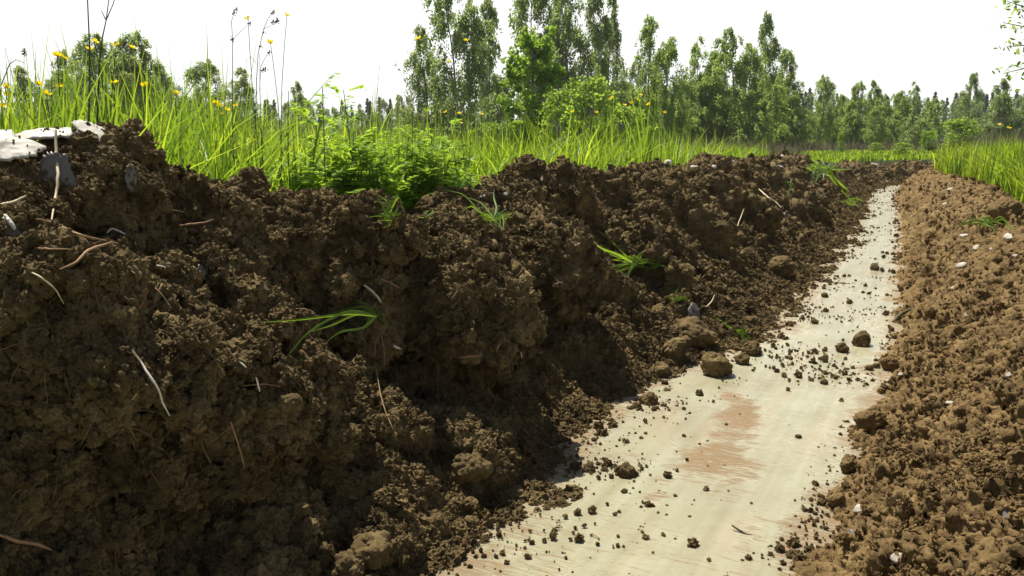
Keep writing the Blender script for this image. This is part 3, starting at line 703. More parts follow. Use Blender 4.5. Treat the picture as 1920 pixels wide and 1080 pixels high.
def gh(x, y, w2):
    left = np.interp(y, [1, 3, 6, 10, 15, 20, 30], [.90, .88, .80, .68, .48, .38, .36])
    corr = sstep(.26, .33, x/y)*sstep(12, 16, y)*(w2 < 0)
    right = np.interp(y, [2, 5, 9, 14, 22], [.55, .60, .56, .50, .40])
    h = np.where(w2 > 0, right, left*(1-.72*corr))
    h = h*np.where((x/y > -.285) & (x/y < -.075) & (y < 4.9) & (w2 < 0), .52, 1)
    mid = np.exp(-((x/y+.03)/.09)**2)*.18*(y > 4)*(w2 < 0); return h*(1-mid)
grass('meadow_grass', 'bright green backlit meadow grass growing densely just behind the left bank', 34000, 2.1, 6.5, gh, .0095, M['grass'], 4, u1=.5, pw=1.2)
grass('meadow_grass', 'bright green meadow grass further out, reaching to the dry weeds before the trees', 52000, 6.5, 28, gh, .0085, M['grass'], 3, pw=.5)
grass('meadow_grass', 'bright green grass growing along the right bank of the trench', 26000, 3.4, 17, gh, .009, M['grass'], 3, u0=.46, u1=.85, pw=.7)
grass('dry_weeds', 'band of brown and grey dry weeds at the foot of the trees', 30000, 21, 40, lambda x, y, w2: np.where((x/y > .34) & (x/y < .5) & (y < 29), .01, 1)*np.interp(x/y, [-.6, 0, .3, .36, .48, .55], [.75, .75, .5, .38, .38, .75])*np.interp(y, [21, 26, 40], [.75, 1, 1.3]), .008, M['dry'], 2, pw=1.0, clump=.8)

# ------------------------------------------------------------------ trees
def leaf_quads(C, size, droop=.5, asp=.6):
    """rhombic leaves at C with random directions"""
    n = len(C); a = rng.normal(size=(n, 3)); a[:, 2] -= droop*1.5; a /= np.linalg.norm(a, axis=1)[:, None]
    b_ = np.cross(a, rng.normal(size=(n, 3))); b_ /= np.linalg.norm(b_, axis=1)[:, None]
    sz = (size*rng.uniform(.6, 1.3, n))[:, None]
    V = np.stack([C-a*sz*.5, C+b_*sz*asp*.5, C+a*sz*.5, C-b_*sz*asp*.5], 1).reshape(-1, 3)
    return V, (np.arange(n)[:, None]*4+np.arange(4)[None]).astype(int)
def tree_meshes(i, kind, nleaf=9000):
    """a tree 6 m high; returns trunk mesh and crown mesh"""
    rr = np.random.default_rng(100+i); tk = MB(); pts = []; wts = []
    Ht = 6.0
    if kind == 'birch':
        ntr = [1, 1, 2, 1, 3, 1][i % 6]; lead = []
        for q in range(ntr):
            hq = Ht*(1 if q == 0 else rr.uniform(.72, .93)); off = rr.normal(0, .35 if ntr > 1 else .05, 2)*(1 if q else .4)
            zz = np.linspace(0, hq, 12); P = np.stack([off[0]*(zz/hq)**.7*1.6+.10*np.sin(zz*.9+i), off[1]*(zz/hq)**.7*1.6+.08*np.cos(zz*1.1+q), zz], -1)
            tk.tube(P, .06*(1-zz/hq)+.006, 6); lead.append((P, hq))
        Rm = rr.uniform(1.25, 1.6)
        for q, (P, hq) in enumerate(lead):
            nb = int(62*hq/Ht/ntr**.5)
            for k in range(nb):
                f = rr.uniform(.05, .98); a = rr.uniform(0, 6.28); base = np.array([np.interp(f*hq, P[:, 2], P[:, c]) for c in range(3)])
                prof = np.interp(f, [0, .2, .45, .75, 1], [1.0, 1.0, .88, .52, .12])*Rm*rr.uniform(.35, 1.12)
                up = rr.uniform(.7, 1.5); t_ = np.linspace(0, 1, 6)[:, None]
                d = np.array([math.cos(a), math.sin(a), 0])
                B = base + d*prof*t_ + np.array([0, 0, 1])*prof*up*(t_-.45*t_**2.2)
                tk.tube(B, np.linspace(.018, .004, 6)*(1-f*.5), 3)
                for j in range(int(5+6*prof)):
                    tt_ = rr.uniform(.25, 1.05); st_ = base + d*prof*tt_ + np.array([0, 0, 1])*prof*up*(tt_-.45*tt_**2.2)
                    ln = rr.uniform(.3, 1.0)*(1.15-f*.6); sw = rr.normal(0, .22, 2)
                    m_ = 26; u_ = rr.random(m_)[:, None]
                    tip = np.array([sw[0]*.8+.10, sw[1]*.8, -1.0])*ln
                    c = st_ + tip*u_**1.2 + np.array([d[0]*.12, d[1]*.12, 0])*np.sqrt(u_) + rr.normal(0, .055, (m_, 3)); pts.append(c)
        C = np.concatenate(pts); C = C[rr.permutation(len(C))[:nleaf]]
        V, F = leaf_quads(C, .10, .8, .60)
    elif kind == 'broad':
        zz = np.linspace(0, Ht*.8, 8); P = np.stack([.1*np.sin(zz), .05*np.cos(zz), zz], -1); tk.tube(P, .12*(1-zz/Ht)+.01, 7)
        for k in range(60):
            f = rr.uniform(.05, .98); a = rr.uniform(0, 6.28); prof = np.interp(f, [0, .25, .6, .85, 1], [.7, 1.2, 1.25, .85, .25])*rr.uniform(.6, 1.1)*1.15
            base = np.array([0, 0, f*Ht*.78+.2]); tipp = base + np.array([math.cos(a)*prof, math.sin(a)*prof, prof*rr.uniform(.3, 1.0)])
            tk.tube(np.array([base, (base+tipp)/2+[0, 0, .1], tipp]), [.03, .02, .006], 4)
            for j in range(7):
                c0 = base+(tipp-base)*rr.uniform(.5, 1.05); m_ = 34
                v = rr.normal(size=(m_, 3)); v /= np.linalg.norm(v, axis=1)[:, None]
                c0 = c0 + rr.normal(0, .14, 3); pts.append(c0 + v*rr.uniform(.08, .26)*np.array([1, 1, .8]))
        C = np.concatenate(pts); C = C[C[:, 2] > .1]; C = C[rr.permutation(len(C))[:nleaf]]; V, F = leaf_quads(C, .15, .35, .8)
    else:                                             # spruce
        zz = np.linspace(0, Ht, 6); tk.tube(np.stack([0*zz, 0*zz, zz], -1), .07*(1-zz/Ht)+.004, 5)
        for k in range(150):
            f = rr.uniform(.02, 1)**.9; a = rr.uniform(0, 6.28); L_ = (1-f)*1.5*rr.uniform(.7, 1.1)+.08; m_ = 26; u_ = rr.random(m_)[:, None]
            pts.append(np.array([0, 0, f*Ht]) + np.array([math.cos(a), math.sin(a), 0])*L_*u_ + np.array([0, 0, -1])*L_*.30*u_ + rr.normal(0, .05, (m_, 3)))
        C = np.concatenate(pts); V, F = leaf_quads(C, .24, .2, .45)
    return tk.mesh('trunk', M['bark']), (V, F)
TM = {}
def tree_proto(kind, i, mat, nleaf=9000):
    key = (kind, i, mat)
    if key not in TM:
        tr_, (V, F) = tree_meshes(i, kind, nleaf); TM[key] = (tr_, mesh('crown', V, F, M[mat]))
    return TM[key]
def plant_tree(name, px, ytop, dist, label, kind='birch', var=0, mat='birch_leaf', wide=1.0, group='trees around the meadow', cat='tree', nleaf=9000, zs=None):
    if kind == 'birch' and group == 'birches around the meadow': wide *= 1.22
    p = at_y(px, 300, dist); gz = float(meadow_z(np.array([p[0]]), np.array([dist]))[0])
    top = at_y(px, ytop, dist)[2]; k = (top-gz)/6.0
    a, c = tree_proto(kind, var, mat, nleaf)
    r_ = empty(name, (p[0], p[1], gz-.05), rz=random.uniform(0, 6.28), scale=(k*wide, k*wide, k))
    tag(r_, label, cat, group); obj('trunk', a, r_); cr = obj('crown', c, r_); cr['kind'] = 'stuff'; return r_
B = plant_tree
BT = [  # px, top y, distance, variant, material, width factor, label
 (60, 122, 34, 0, 'birch_leaf', 1.15, 'small birch at the left edge of the photo behind the buttercups'),
 (142, 88, 32, 3, 'birch_leaf', 1.1, 'thin birch left of the tallest birches of the left group'),
 (212, 60, 30, 2, 'birch_leaf', 1.15, 'tallest birch of the left group, with open branches against the sky'),
 (262, 56, 31, 5, 'birch_leaf', 1.15, 'second tall birch of the left group, right of the tallest'),
 (328, 128, 33, 4, 'birch_leaf', 1.1, 'low birch on the right side of the left group'),
 (178, 84, 31, 5, 'birch_leaf', 1.1, 'birch directly left of the tallest birch of the left group'),
 (238, 82, 32, 1, 'birch_leaf', 1.0, 'birch filling the gap between the two tallest of the left group'),
 (295, 92, 31, 0, 'birch_leaf', 1.1, 'birch on the falling right shoulder of the left group'),
 (104, 132, 33, 4, 'birch_leaf', 1.2, 'low birch between the left edge birch and the thin one'),
 (365, 160, 35, 2, 'birch_leaf', 1.1, 'lowest birch, just left of the free standing pointed one'),
 (398, 106, 38, 1, 'birch_leaf', 1.3, 'free standing pointed birch right of the left group'),
 (458, 124, 39, 0, 'birch_leaf', 1.2, 'narrow birch beside the free standing pointed birch'),
 (560, 148, 60, 3, 'birch_leaf', 1.0, 'single taller birch sticking out of the far forest on the left'),
 (800, 40, 27, 3, 'birch_leaf', .72, 'slim birch on the left side of the tall open birch'),
 (862, -50, 26, 2, 'birch_leaf', .74, 'tall open birch with a split trunk cut by the top of the photo'),
 (915, -10, 28, 5, 'birch_leaf', .62, 'tall birch touching the right side of the open birch'),
 (1000, -60, 32, 1, 'birch_leaf', .75, 'high drooping birch rising behind the deep green broadleaf tree'),
 (1060, -75, 31, 4, 'birch_leaf', .7, 'highest drooping birch of the middle group'),
 (1110, -40, 30, 3, 'birch_leaf', .6, 'drooping birch on the right of the highest one in the middle group'),
 (1140, -20, 31, 0, 'birch_leaf', .5, 'slender birch at the right end of the middle group'),
 (1180, 110, 34, 2, 'birch_leaf', .9, 'lower birch in the gap right of the middle group'),
 (1215, 28, 33, 5, 'birch_leaf2', .75, 'birch with a rounded top right of the gap'),
 (1250, 62, 32, 1, 'birch_leaf2', .8, 'birch standing between the rounded birch and the grove'),
 (1295, 66, 34, 4, 'birch_leaf2', .8, 'birch at the left end of the dense grove'),
 (1335, 95, 35, 0, 'birch_leaf2', .85, 'lower birch inside the dense grove'),
 (1375, 48, 33, 2, 'birch_leaf2', .85, 'broad full birch in the middle of the dense grove'),
 (1424, 14, 36, 3, 'birch_leaf', .6, 'thin birch with the highest tip in the dense grove'),
 (1468, 88, 34, 5, 'birch_leaf2', .8, 'birch at the right end of the dense grove, pointed'),
 (1535, 135, 38, 1, 'birch_leaf2', .85, 'birch standing apart just right of the dense grove'),
 (1570, 172, 42, 3, 'birch_leaf2', .9, 'small birch right of the one that stands apart'),
 (1600, 150, 40, 5, 'birch_leaf2', .85, 'left one of two close birches above the end of the trench'),
 (1632, 148, 41, 0, 'birch_leaf2', .8, 'right one of two close birches above the end of the trench'),
 (1665, 172, 43, 2, 'birch_leaf2', .9, 'low wide birch between the two close birches and the twin crowns'),
 (1708, 152, 42, 4, 'birch_leaf2', .9, 'birch with several tops left of the spruce tips'),
 (1745, 178, 44, 1, 'birch_leaf2', .9, 'low birch in front of the spruce tips'),
 (1808, 134, 43, 5, 'birch_leaf', .8, 'tall narrow birch right of the spruce tips'),
 (1862, 142, 38, 3, 'birch_leaf', 1.2, 'leaning wide birch near the right edge of the photo'),
 (1915, 172, 41, 0, 'birch_leaf', 1.0, 'birch cut by the right edge of the photo'),
]
for (px, yt, d, v, mt_, wf, lab) in BT: plant_tree('birch_tree', px, yt, d, lab, 'birch', v, mt_, wf, 'birches around the meadow', nleaf=24000)
plant_tree('broadleaf_tree', 1000, 25, 19, 'dense deep green broadleaf tree in the middle, in front of the drooping birches', 'broad', 1, 'deep_leaf', .95, None, nleaf=16000)
SH = [(1108, 110, 16.5, 1.1, 'bright yellow green bush right of the deep green broadleaf tree'), (1048, 140, 17.5, .95, 'narrow bright bush at the right foot of the deep green broadleaf tree'),
      (1165, 172, 17, 1.6, 'low bright bush behind the grass right of the bright yellow green bush'), (925, 215, 24, 1.6, 'low dull green bush left of the deep green broadleaf tree'),
      (1575, 236, 26, .6, 'thin pale sapling in the dry weeds above the bend of the trench'), (1690, 258, 24, 2.2, 'low rounded pale bush at the edge of the mown strip'),
      (1738, 234, 25, 1.2, 'small dark leaved bush right of the low rounded bush'), (1795, 205, 22, 1.5, 'yellow green bush behind the grass on the right'), (1640, 260, 28, 1.8, 'small bush left of the low rounded pale bush')]
for i, (px, yt, d, wf, lab) in enumerate(SH): plant_tree('bush', px, yt, d, lab, 'broad', 2+i % 3, 'bright_leaf' if i not in (3, 6) else 'deep_leaf', wf, 'bushes before the trees', 'bush', 5000)
# far forest: each tree a copy
k = 0
for px in np.arange(-60, 2000, 17.0):
    for row in range(2):
        x_ = px+random.uniform(-9, 9); d = random.uniform(75, 95) if row == 0 else random.uniform(100, 120)
        yt = np.interp(x_, [-60, 300, 520, 640, 760, 1200, 1500, 1760, 1800, 1900], [200, 195, 186, 196, 184, 190, 170, 178, 168, 176]) + random.uniform(-9, 9) + (row == 0)*6
        kd = 'spruce' if random.random() < .6 else 'birch'
        plant_tree('spruce_tree' if kd == 'spruce' else 'birch_tree', x_, yt, d, 'dark spruce in the far forest line behind the meadow' if kd == 'spruce' else 'small birch in the far forest line behind the meadow', kd, random.randint(0, 1) if kd == 'spruce' else random.randint(0, 5), 'spruce' if kd == 'spruce' else 'birch_leaf', .9 if kd == 'spruce' else 1.1, 'spruces of the far forest' if kd == 'spruce' else 'birches of the far forest')
# undergrowth between the grove's trunks
for i, px in enumerate(np.arange(1150, 1760, 26.0)):
    plant_tree('sapling', px+random.uniform(-8, 8), np.interp(px, [1150, 1300, 1480, 1520, 1760], [150, 130, 150, 195, 205])+random.uniform(-14, 22), random.uniform(31, 37) if px < 1500 else random.uniform(38, 42), 'full young birch filling the lower half of the grove', 'birch', i % 6, 'birch_leaf2', 1.35, 'young birches filling the grove', 'sapling')
k = 0
for px in np.arange(20, 1930, 36.0):
    d = random.uniform(36, 50); x_ = px+random.uniform(-14, 14)
    if 470 < x_ < 760: continue
    plant_tree('sapling', x_, random.uniform(205, 238), d, 'young sapling in the thicket under the birches', 'birch', random.randint(0, 5), 'birch_leaf', 1.9, 'saplings under the birches', 'sapling')

# short green grass of the mown strip beyond the bend
grass('meadow_grass', 'short green strip of grass beyond the end of the trench', 16000, 17, 30, lambda x, y, w2: .16+0*x, .012, M['grass'], 2, u0=.30, u1=.56, pw=1.0)
hz = mesh('haze', np.array([(x, y, z) for z in (-1.3, 14.0) for y in (-6, 135) for x in (-95, 95)], float), np.array([(0, 2, 3, 1), (4, 5, 7, 6), (0, 1, 5, 4), (2, 6, 7, 3), (0, 4, 6, 2), (1, 3, 7, 5)]), smooth=False)
hm = bpy.data.materials.new('thin summer haze'); hm.use_nodes = True; hm.node_tree.nodes.remove(hm.node_tree.nodes['Principled BSDF'])
pv = hm.node_tree.nodes.new('ShaderNodeVolumePrincipled'); pv.inputs['Color'].default_value = (.95, .97, .95, 1); pv.inputs['Density'].default_value = .0006; pv.inputs['Anisotropy'].default_value = .2
hm.node_tree.links.new(pv.outputs[0], hm.node_tree.nodes['Material Output'].inputs['Volume']); hz.materials.append(hm)
tag(obj('haze', hz), kind='stuff')

# ------------------------------------------------------------------ wild flowers and tall stems
GN_ = lambda x, y: float(meadow_z(np.array([float(x)]), np.array([float(y)]))[0])
def behind(px, d):
    u = (px-960)/FPX
    return max(d, 2.52/(.505-u)) if u < .3 else (max(d, 1.0/(u-.49)) if u > .53 else d)
def flower_mesh(i):
    f = MB(); rr = np.random.default_rng(i)
    for k in range(5):
        a = k*1.2566+rr.normal(0, .08); d = np.array([math.cos(a), math.sin(a), 0]); sd_ = np.array([-d[1], d[0], 0])
        t = np.linspace(0, 1, 5)[:, None]; cup = .55+.25*rr.random()
        P = d*.0125*t + np.array([0, 0, 1])*.0125*cup*t**1.7
        f.ribbon(P, np.array([.004, .010, .0135, .012, .006]), sd_, .12)
    f.tube(np.array([[0, 0, -.003], [0, 0, .003], [0, 0, .0045]]), [.002, .0035, .001], 6)
    return f.mesh('flower', M['petal'])
FL_ = [flower_mesh(i) for i in range(3)]
def buttercup(px, py, dist, label, k=1.0):
    """px, py: the flower; the stem goes down to the meadow"""
    dist = behind(px, dist)*random.uniform(1, 1.06); k = k*(.95 if px < 800 else .62)*max(1, dist/3.6)
    tp = at_y(px, py, dist); bx = tp[0]+random.uniform(-.10, .10)*1.0; by = dist+random.uniform(-.05, .1)
    gz = GN_(bx, by); r_ = empty('buttercup', (bx, by, gz)); tag(r_, label, 'buttercup', 'buttercups in the meadow')
    loc = tp - np.array([bx, by, gz]); st = MB(); t = np.linspace(0, 1, 9)[:, None]
    P = loc*t + np.array([random.uniform(-.05, .05), random.uniform(-.05, .05), 0])*np.sin(np.pi*t); P[:, 2] = loc[2]*t[:, 0]
    st.tube(P, np.linspace(.0026, .0012, 9)*k, 5); st.build('stem', M['stem'], r_)
    lf = MB()
    for j in range(3):
        h = random.uniform(.25, .7); a = random.uniform(0, 6.28); p0 = np.array([np.interp(h, t[:, 0], P[:, c]) for c in range(3)])
        for q in (-.5, 0, .5):
            d = np.array([math.cos(a+q), math.sin(a+q), .5]); lf.ribbon(p0+d*.05*np.linspace(0, 1, 4)[:, None]*random.uniform(.7, 1.1), [.002, .007, .006, .001], np.cross(d, [0, 0, 1]))
    lf.build('leaf', M['herb'], r_)
    f = obj('flower', random.choice(FL_), r_, loc); f.rotation_euler = (random.uniform(-.6, .6), random.uniform(-.5, .5), random.uniform(0, 6)); f.scale = (k,)*3
    return r_
BC = [(177, 78, 2.6, 'buttercup high on the left, against the birch tops beside the tall stems'), (218, 84, 2.3, 'wide open buttercup before the tallest left birch'), (247, 89, 2.6, 'buttercup just right of the wide open one before the tallest left birch'),
      (107, 104, 2.3, 'buttercup of two petalled blooms left of the tall forked stem'), (121, 109, 2.9, 'small buttercup touching the right side of a larger bloom on the left'), (168, 92, 3.0, 'half hidden buttercup low behind the tall stems on the left'),
      (72, 158, 2.3, 'buttercup above the left chunk of pale sod'), (87, 176, 2.5, 'buttercup a little below another over the pale sod'), (112, 162, 3.0, 'faint small buttercup in the grass tops left of the tall stems'), (10, 163, 2.7, 'small buttercup at the very left edge, upper of two'), (13, 178, 3.2, 'pale small buttercup at the left edge between two others'),
      (3, 199, 2.2, 'large buttercup cut by the left edge of the photo'), (216, 155, 2.4, 'buttercup on the grass line right of the tall stems'), (272, 160, 2.1, 'plump buttercup with a stout stem over the middle of the left meadow'), (330, 175, 2.4, 'buttercup right of the plump one with the stout stem'),
      (465, 35, 2.3, 'closed yellow bud high in the white sky, left one of two'), (538, 29, 2.4, 'drooping yellow flower highest in the white sky, right one of two'), (507, 80, 2.5, 'small yellow flower in the white sky beside the thin curved stem'),
      (404, 193, 3.6, 'leftmost of a loose row of small buttercups in the middle of the left meadow'), (412, 199, 3.9, 'second buttercup of the small loose row'), (424, 206, 3.4, 'largest buttercup of the small loose row, lowest'), (442, 198, 3.9, 'rightmost buttercup of the small loose row'), (419, 214, 4.2, 'faint buttercup under the small loose row'),
      (470, 263, 4.2, 'buttercup deep in the grass beside the thin grey stem'), (471, 273, 4.0, 'buttercup deep in the grass, just below another one'), (489, 265, 4.4, 'buttercup deep in the grass left of the ferny plants'), (331, 268, 4.0, 'buttercup half buried in the left grass'), (445, 272, 4.4, 'dim buttercup low in the grass left of the thin grey stem'),
      (784, 73, 3.4, 'buttercup at the left side of the tall open birch'), (873, 76, 3.3, 'buttercup in front of the trunk of the tall open birch'), (840, 116, 3.2, 'buttercup below and left of the open birch trunk'),
      (836, 210, 3.4, 'left buttercup of three over the ferny plants'), (861, 213, 3.4, 'middle buttercup of three over the ferny plants'), (863, 230, 3.6, 'lowest buttercup of three over the ferny plants'), (903, 214, 4.5, 'pale buttercup right of the three over the ferny plants'),
      (1200, 178, 5.0, 'buttercup on the tall clump of grass in the middle right, topmost'), (1196, 188, 5.0, 'buttercup right under the topmost one on the tall clump of grass'), (1184, 193, 5.2, 'buttercup on the left of the tall clump of grass'), (1170, 197, 5.3, 'leftmost small buttercup by the tall clump of grass'), (1216, 196, 5.2, 'buttercup on the right of the tall clump of grass'), (1246, 211, 5.6, 'lone buttercup right of the tall clump of grass'),
      (1148, 184, 5.4, 'buttercup before the yellow green bush'), (1073, 210, 5.5, 'small buttercup at the foot of the yellow green bush'), (1118, 211, 5.6, 'second small buttercup at the foot of the yellow green bush'), (1873, 234, 6.5, 'small yellow flower in the dry weeds at the right'), (1891, 240, 6.7, 'orange yellow flower in the dry weeds near the right edge')]
for px, py, d, lab in BC: buttercup(px, py, d, lab, 1.0 if d < 3 else 1.15)
def tall_stem(name, pts, dist, r0, label, forks=(), seeds=(), mat='brownstem', cat='weed stalk', leaves=0):
    """pts: pixels from the bottom up"""
    dist = behind(pts[0][0], dist)
    W = np.array([at_y(a, b_, dist) for a, b_ in pts]); g = GN_(W[0, 0], dist)
    if W[0, 2] > g: W = np.concatenate([[[W[0, 0], dist, g]], W])
    o0 = W[0].copy(); r_ = empty(name, o0); tag(r_, label, cat)
    m_ = MB(); m_.tube(W-o0, np.linspace(r0, r0*.45, len(W)), 5); m_.build('stem', M[mat], r_)
    if forks:
        m_ = MB()
        for f in forks:
            F_ = np.array([at_y(a, b_, dist) for a, b_ in f]); m_.tube(F_-o0, np.linspace(r0*.5, r0*.3, len(F_)), 4)
        m_.build('side_branch', M[mat], r_)
    for (a, b_) in seeds:
        s_ = obj('seed_head', SEED, r_, at_y(a, b_, dist)-o0); s_.rotation_euler = (random.random(), random.random(), random.random()); s_.scale = (.8+.5*random.random(),)*3
    if leaves:
        lf = MB()
        for k in range(leaves):
            h = random.uniform(.1, .6); L_ = (W-o0); zz = L_[:, 2]; p0 = np.array([np.interp(h*zz[-1], zz, L_[:, c]) for c in range(3)]); a = random.uniform(0, 6.28); d = np.array([math.cos(a), math.sin(a), .9]); t = np.linspace(0, 1, 6)[:, None]
            lf.ribbon(p0+d*t*.16-np.array([0, 0, .12])*t**2.5, [.006, .013, .014, .011, .007, .001], np.cross(d, [0, 0, 1]), .15)
        lf.build('leaf', M['herb'], r_)
    return r_
_s = MB(); 
for k in range(14):
    p_ = np.random.default_rng(k).normal(0, .0028, 3); _s.tube(np.array([p_, p_+[0, 0, .004]]), [.0018, .0006], 4)
SEED = _s.mesh('seed_head', M['seed'])
tall_stem('tall_stalk', [(166, 240), (168, 150), (168, 90), (164, 0), (162, -40)], 2.0, .0032, 'tall straight grey green stalk on the left cut by the top of the photo', mat='stem', leaves=3)
tall_stem('tall_stalk', [(182, 240), (186, 120), (192, 70), (199, 38)], 2.02, .0034, 'tall stalk forking in two just under the top of the photo', forks=[[(199, 38), (204, 0), (206, -30)], [(199, 38), (212, 8), (220, -20)], [(199, 38), (190, 20)]], mat='stem', leaves=3)
tall_stem('sorrel_stalk', [(436, 250), (436, 150), (436, 75), (434, 40), (438, 27)], 2.5, .0019, 'thin brown stalk left of the closed yellow bud in the sky', forks=[[(436, 75), (431, 65)], [(436, 75), (455, 55), (468, 44)]], seeds=[(439, 25), (443, 18), (468, 44), (436, 75)])
tall_stem('sorrel_stalk', [(478, 260), (481, 150), (484, 100), (494, 55), (503, 34), (511, 25)], 2.5, .0019, 'thin stalk leaning right with seed heads, in the white sky', forks=[[(494, 55), (512, 45), (520, 41)], [(480, 118), (470, 106), (462, 112), (461, 128)]], seeds=[(511, 25), (513, 22), (520, 38), (512, 42), (494, 62), (519, 42)])
tall_stem('sorrel_stalk', [(490, 260), (487, 160), (489, 125), (499, 105), (505, 100)], 2.7, .0017, 'short thin stalk with drooping seed heads right of the leaning stalk', forks=[[(487, 100), (487, 160)], [(489, 132), (497, 130)]], seeds=[(505, 99), (497, 130), (493, 132), (488, 88)])
tall_stem('sorrel_stalk', [(45, 240), (45, 160), (45, 95)], 3.0, .0016, 'short thin stalk with one seed head left of the paired buttercups', seeds=[(45, 95), (46, 101)])
tall_stem('sorrel_stalk', [(97, 240), (97, 160), (97, 120)], 3.0, .0015, 'very thin stalk under the small buttercup on the left', seeds=[(98, 120)])
tall_stem('sorrel_stalk', [(773, 250), (775, 180), (760, 150), (748, 130)], 3.6, .0015, 'thin stalk bending left before the tall open birch', seeds=[(748, 131), (742, 122)])
tall_stem('grass_stalk', [(-8, 260), (2, 160), (18, 120), (30, 112), (46, 118)], 1.9, .0018, 'arching grass stalk at the left edge of the photo', mat='stem', leaves=2)
tall_stem('tall_stalk', [(875, 330), (873, 240), (868, 190), (862, 150)], 3.3, .002, 'green upright stalk among the plants before the open birch', mat='stem', leaves=3)
tall_stem('tall_stalk', [(700, 300), (706, 190), (712, 120)], 3.4, .0015, 'thin upright stalk above the ferny plants', mat='stem')
tall_stem('tall_stalk', [(540, 280), (540, 230), (541, 170)], 2.9, .0028, 'stiff green stalk left of the yellow green fern leaf', mat='stem', leaves=2)
for i, (a, b_, c, d_) in enumerate([(1880, 200, 7, 20), (1905, 190, 7.5, -15), (1860, 215, 7.2, 10), (1835, 225, 8, -12), (1915, 215, 6.8, 12)]):
    tall_stem('dry_stalk', [(a, 300), (a+d_*.4, 250), (a+d_, b_)], c, .004, ['tallest dry arching stalk at the right edge', 'dry stalk leaning left at the right edge', 'dry bent stalk in the weeds on the right', 'dry stalk leaning left over the right grass', 'dry stalk touching the right edge of the photo'][i], mat='brownstem', seeds=[(a+d_, b_)])

# broad grass plants and ferny herbs standing behind the left bank
def broad_grass(px, py, dist, n_, h, label, wd=.016, lean=.45, mat='grass', name='grass_clump', cat='grass clump'):
    d0 = dist; dist = behind(px, dist)*1.02; h = h*max(1, (dist/d0))**.6
    p = at_y(px, py, dist); g = GN_(p[0], dist); r_ = empty(name, (p[0], dist, g)); tag(r_, label, cat)
    for k in range(n_):
        a = random.uniform(0, 6.28); hh = h*random.uniform(.6, 1.05); ln = lean*random.uniform(.2, 1.2)*hh; t = np.linspace(0, 1, 8)[:, None]
        P = np.array([math.cos(a), math.sin(a), 0])*ln*t**1.8 + np.array([0, 0, hh])*(t-.25*ln/hh*t**3) + np.array([random.uniform(-.04, .04), random.uniform(-.04, .04), 0])
        m_ = MB(); m_.ribbon(P, wd*random.uniform(.7, 1.15)*np.array([.7, .9, 1, 1, .9, .7, .4, .04]), [-math.sin(a+.4), math.cos(a+.4), 0], .2); m_.build('blade', M[mat], r_)
    return r_
broad_grass(545, 330, 2.65, 16, .62, 'clump of broad upright blades left of the ferny plants', .022, .35, 'tuft')
broad_grass(600, 350, 2.75, 9, .45, 'lower clump of broad blades among the ferny plants', .02, .5, 'tuft')
for qx, qh, qlab in [(575, .50, 'clump of blades between the dark feathery herb and the tallest one'), (652, .46, 'clump of blades right of the tallest feathery herb'), (692, .5, 'clump of blades in the middle of the feathery group'), (770, .46, 'clump of blades at the right end of the feathery group'), (820, .5, 'clump of blades right beyond the feathery group')]:
    broad_grass(qx, 350, 3.0, 12, qh, qlab, .018, .5, 'tuft')
broad_grass(730, 370, 3.0, 10, .55, 'clump of blades with one long tip at the right of the ferny plants', .016, .3, 'tuft')
broad_grass(880, 330, 3.6, 10, .55, 'arching pale clump of grass left of the rounded soil mound', .014, .9, 'tuft')
broad_grass(945, 300, 4.4, 10, .65, 'arching clump of grass behind the rounded soil mound', .014, .9, 'tuft')
broad_grass(1205, 300, 5.2, 18, .85, 'tallest upright grass clump in the middle right', .016, .35, 'tuft')
broad_grass(1265, 300, 5.6, 12, .75, 'arching grass clump right of the tallest upright one', .014, 1.0, 'tuft')
broad_grass(260, 300, 2.5, 12, .62, 'stout grass clump behind the near mound of soil', .013, .35, 'tuft')
broad_grass(190, 260, 2.2, 10, .6, 'grass clump at the foot of the tall stalks', .013, .4, 'tuft')
broad_grass(1495, 280, 13.2, 8, .40, 'small grass clump on the crest of the bank near the bend', .022, .5, 'tuft')
def fern_herb(px, py, dist, n_, h, label, mat='herb'):
    """tansy-like plant: stems set with feathery leaves, each leaf a midrib with lobed leaflets"""
    d0 = dist; dist = behind(px, dist); h = h*(1.14 if h > .6 else 1.16)
    p = at_y(px, py, dist); g = GN_(p[0], dist); r_ = empty('feathery_herb', (p[0], dist, g)); tag(r_, label, 'herb')
    for k in range(n_*2):
        a = random.uniform(0, 6.28); off = np.array([random.gauss(0, .09), random.gauss(0, .07), 0]); hh = h*random.uniform(.6, 1.0); top = off + np.array([math.cos(a)*.10, math.sin(a)*.10, hh])
        m_ = MB(); t = np.linspace(0, 1, 5)[:, None]; m_.tube(off+(top-off)*t, np.linspace(.0035, .0015, 5), 5); m_.build('stem', M['stem'], r_)
        nl = int(7+hh*11)
        for j in range(nl):
            f = (j+.5)/nl*.85+.15; base = off+(top-off)*f; aa = j*2.4+a; L_ = .19*(1.15-f*.6)*random.uniform(.8, 1.15); up = random.uniform(.4, 1.1)
            d = np.array([math.cos(aa), math.sin(aa), 0]); tt = np.linspace(0, 1, 9)[:, None]
            rib = base + d*L_*.85*tt + np.array([0, 0, L_])*((up+.3)*tt-.55*tt**2.4); lf = MB(); lf.ribbon(rib, .0025, [-d[1], d[0], 0])
            for q in range(2, 9):
                ll = L_*.34*math.sin(min(1, (q+1.2)/9)*math.pi)**.7+.004
                for sg in (-1, 1):
                    sd_ = np.array([-d[1], d[0], 0])*sg + d*.8 + np.array([0, 0, random.uniform(-.4, .6)]); sd_ /= np.linalg.norm(sd_); t3 = np.linspace(0, 1, 4)[:, None]
                    lf.ribbon(rib[q]+sd_*ll*t3, np.array([.010, .030, .024, .002])*(L_/.17), np.cross(sd_, [0, 0, 1])+1e-3, .1)
            lf.build('leaf', M[mat], r_)
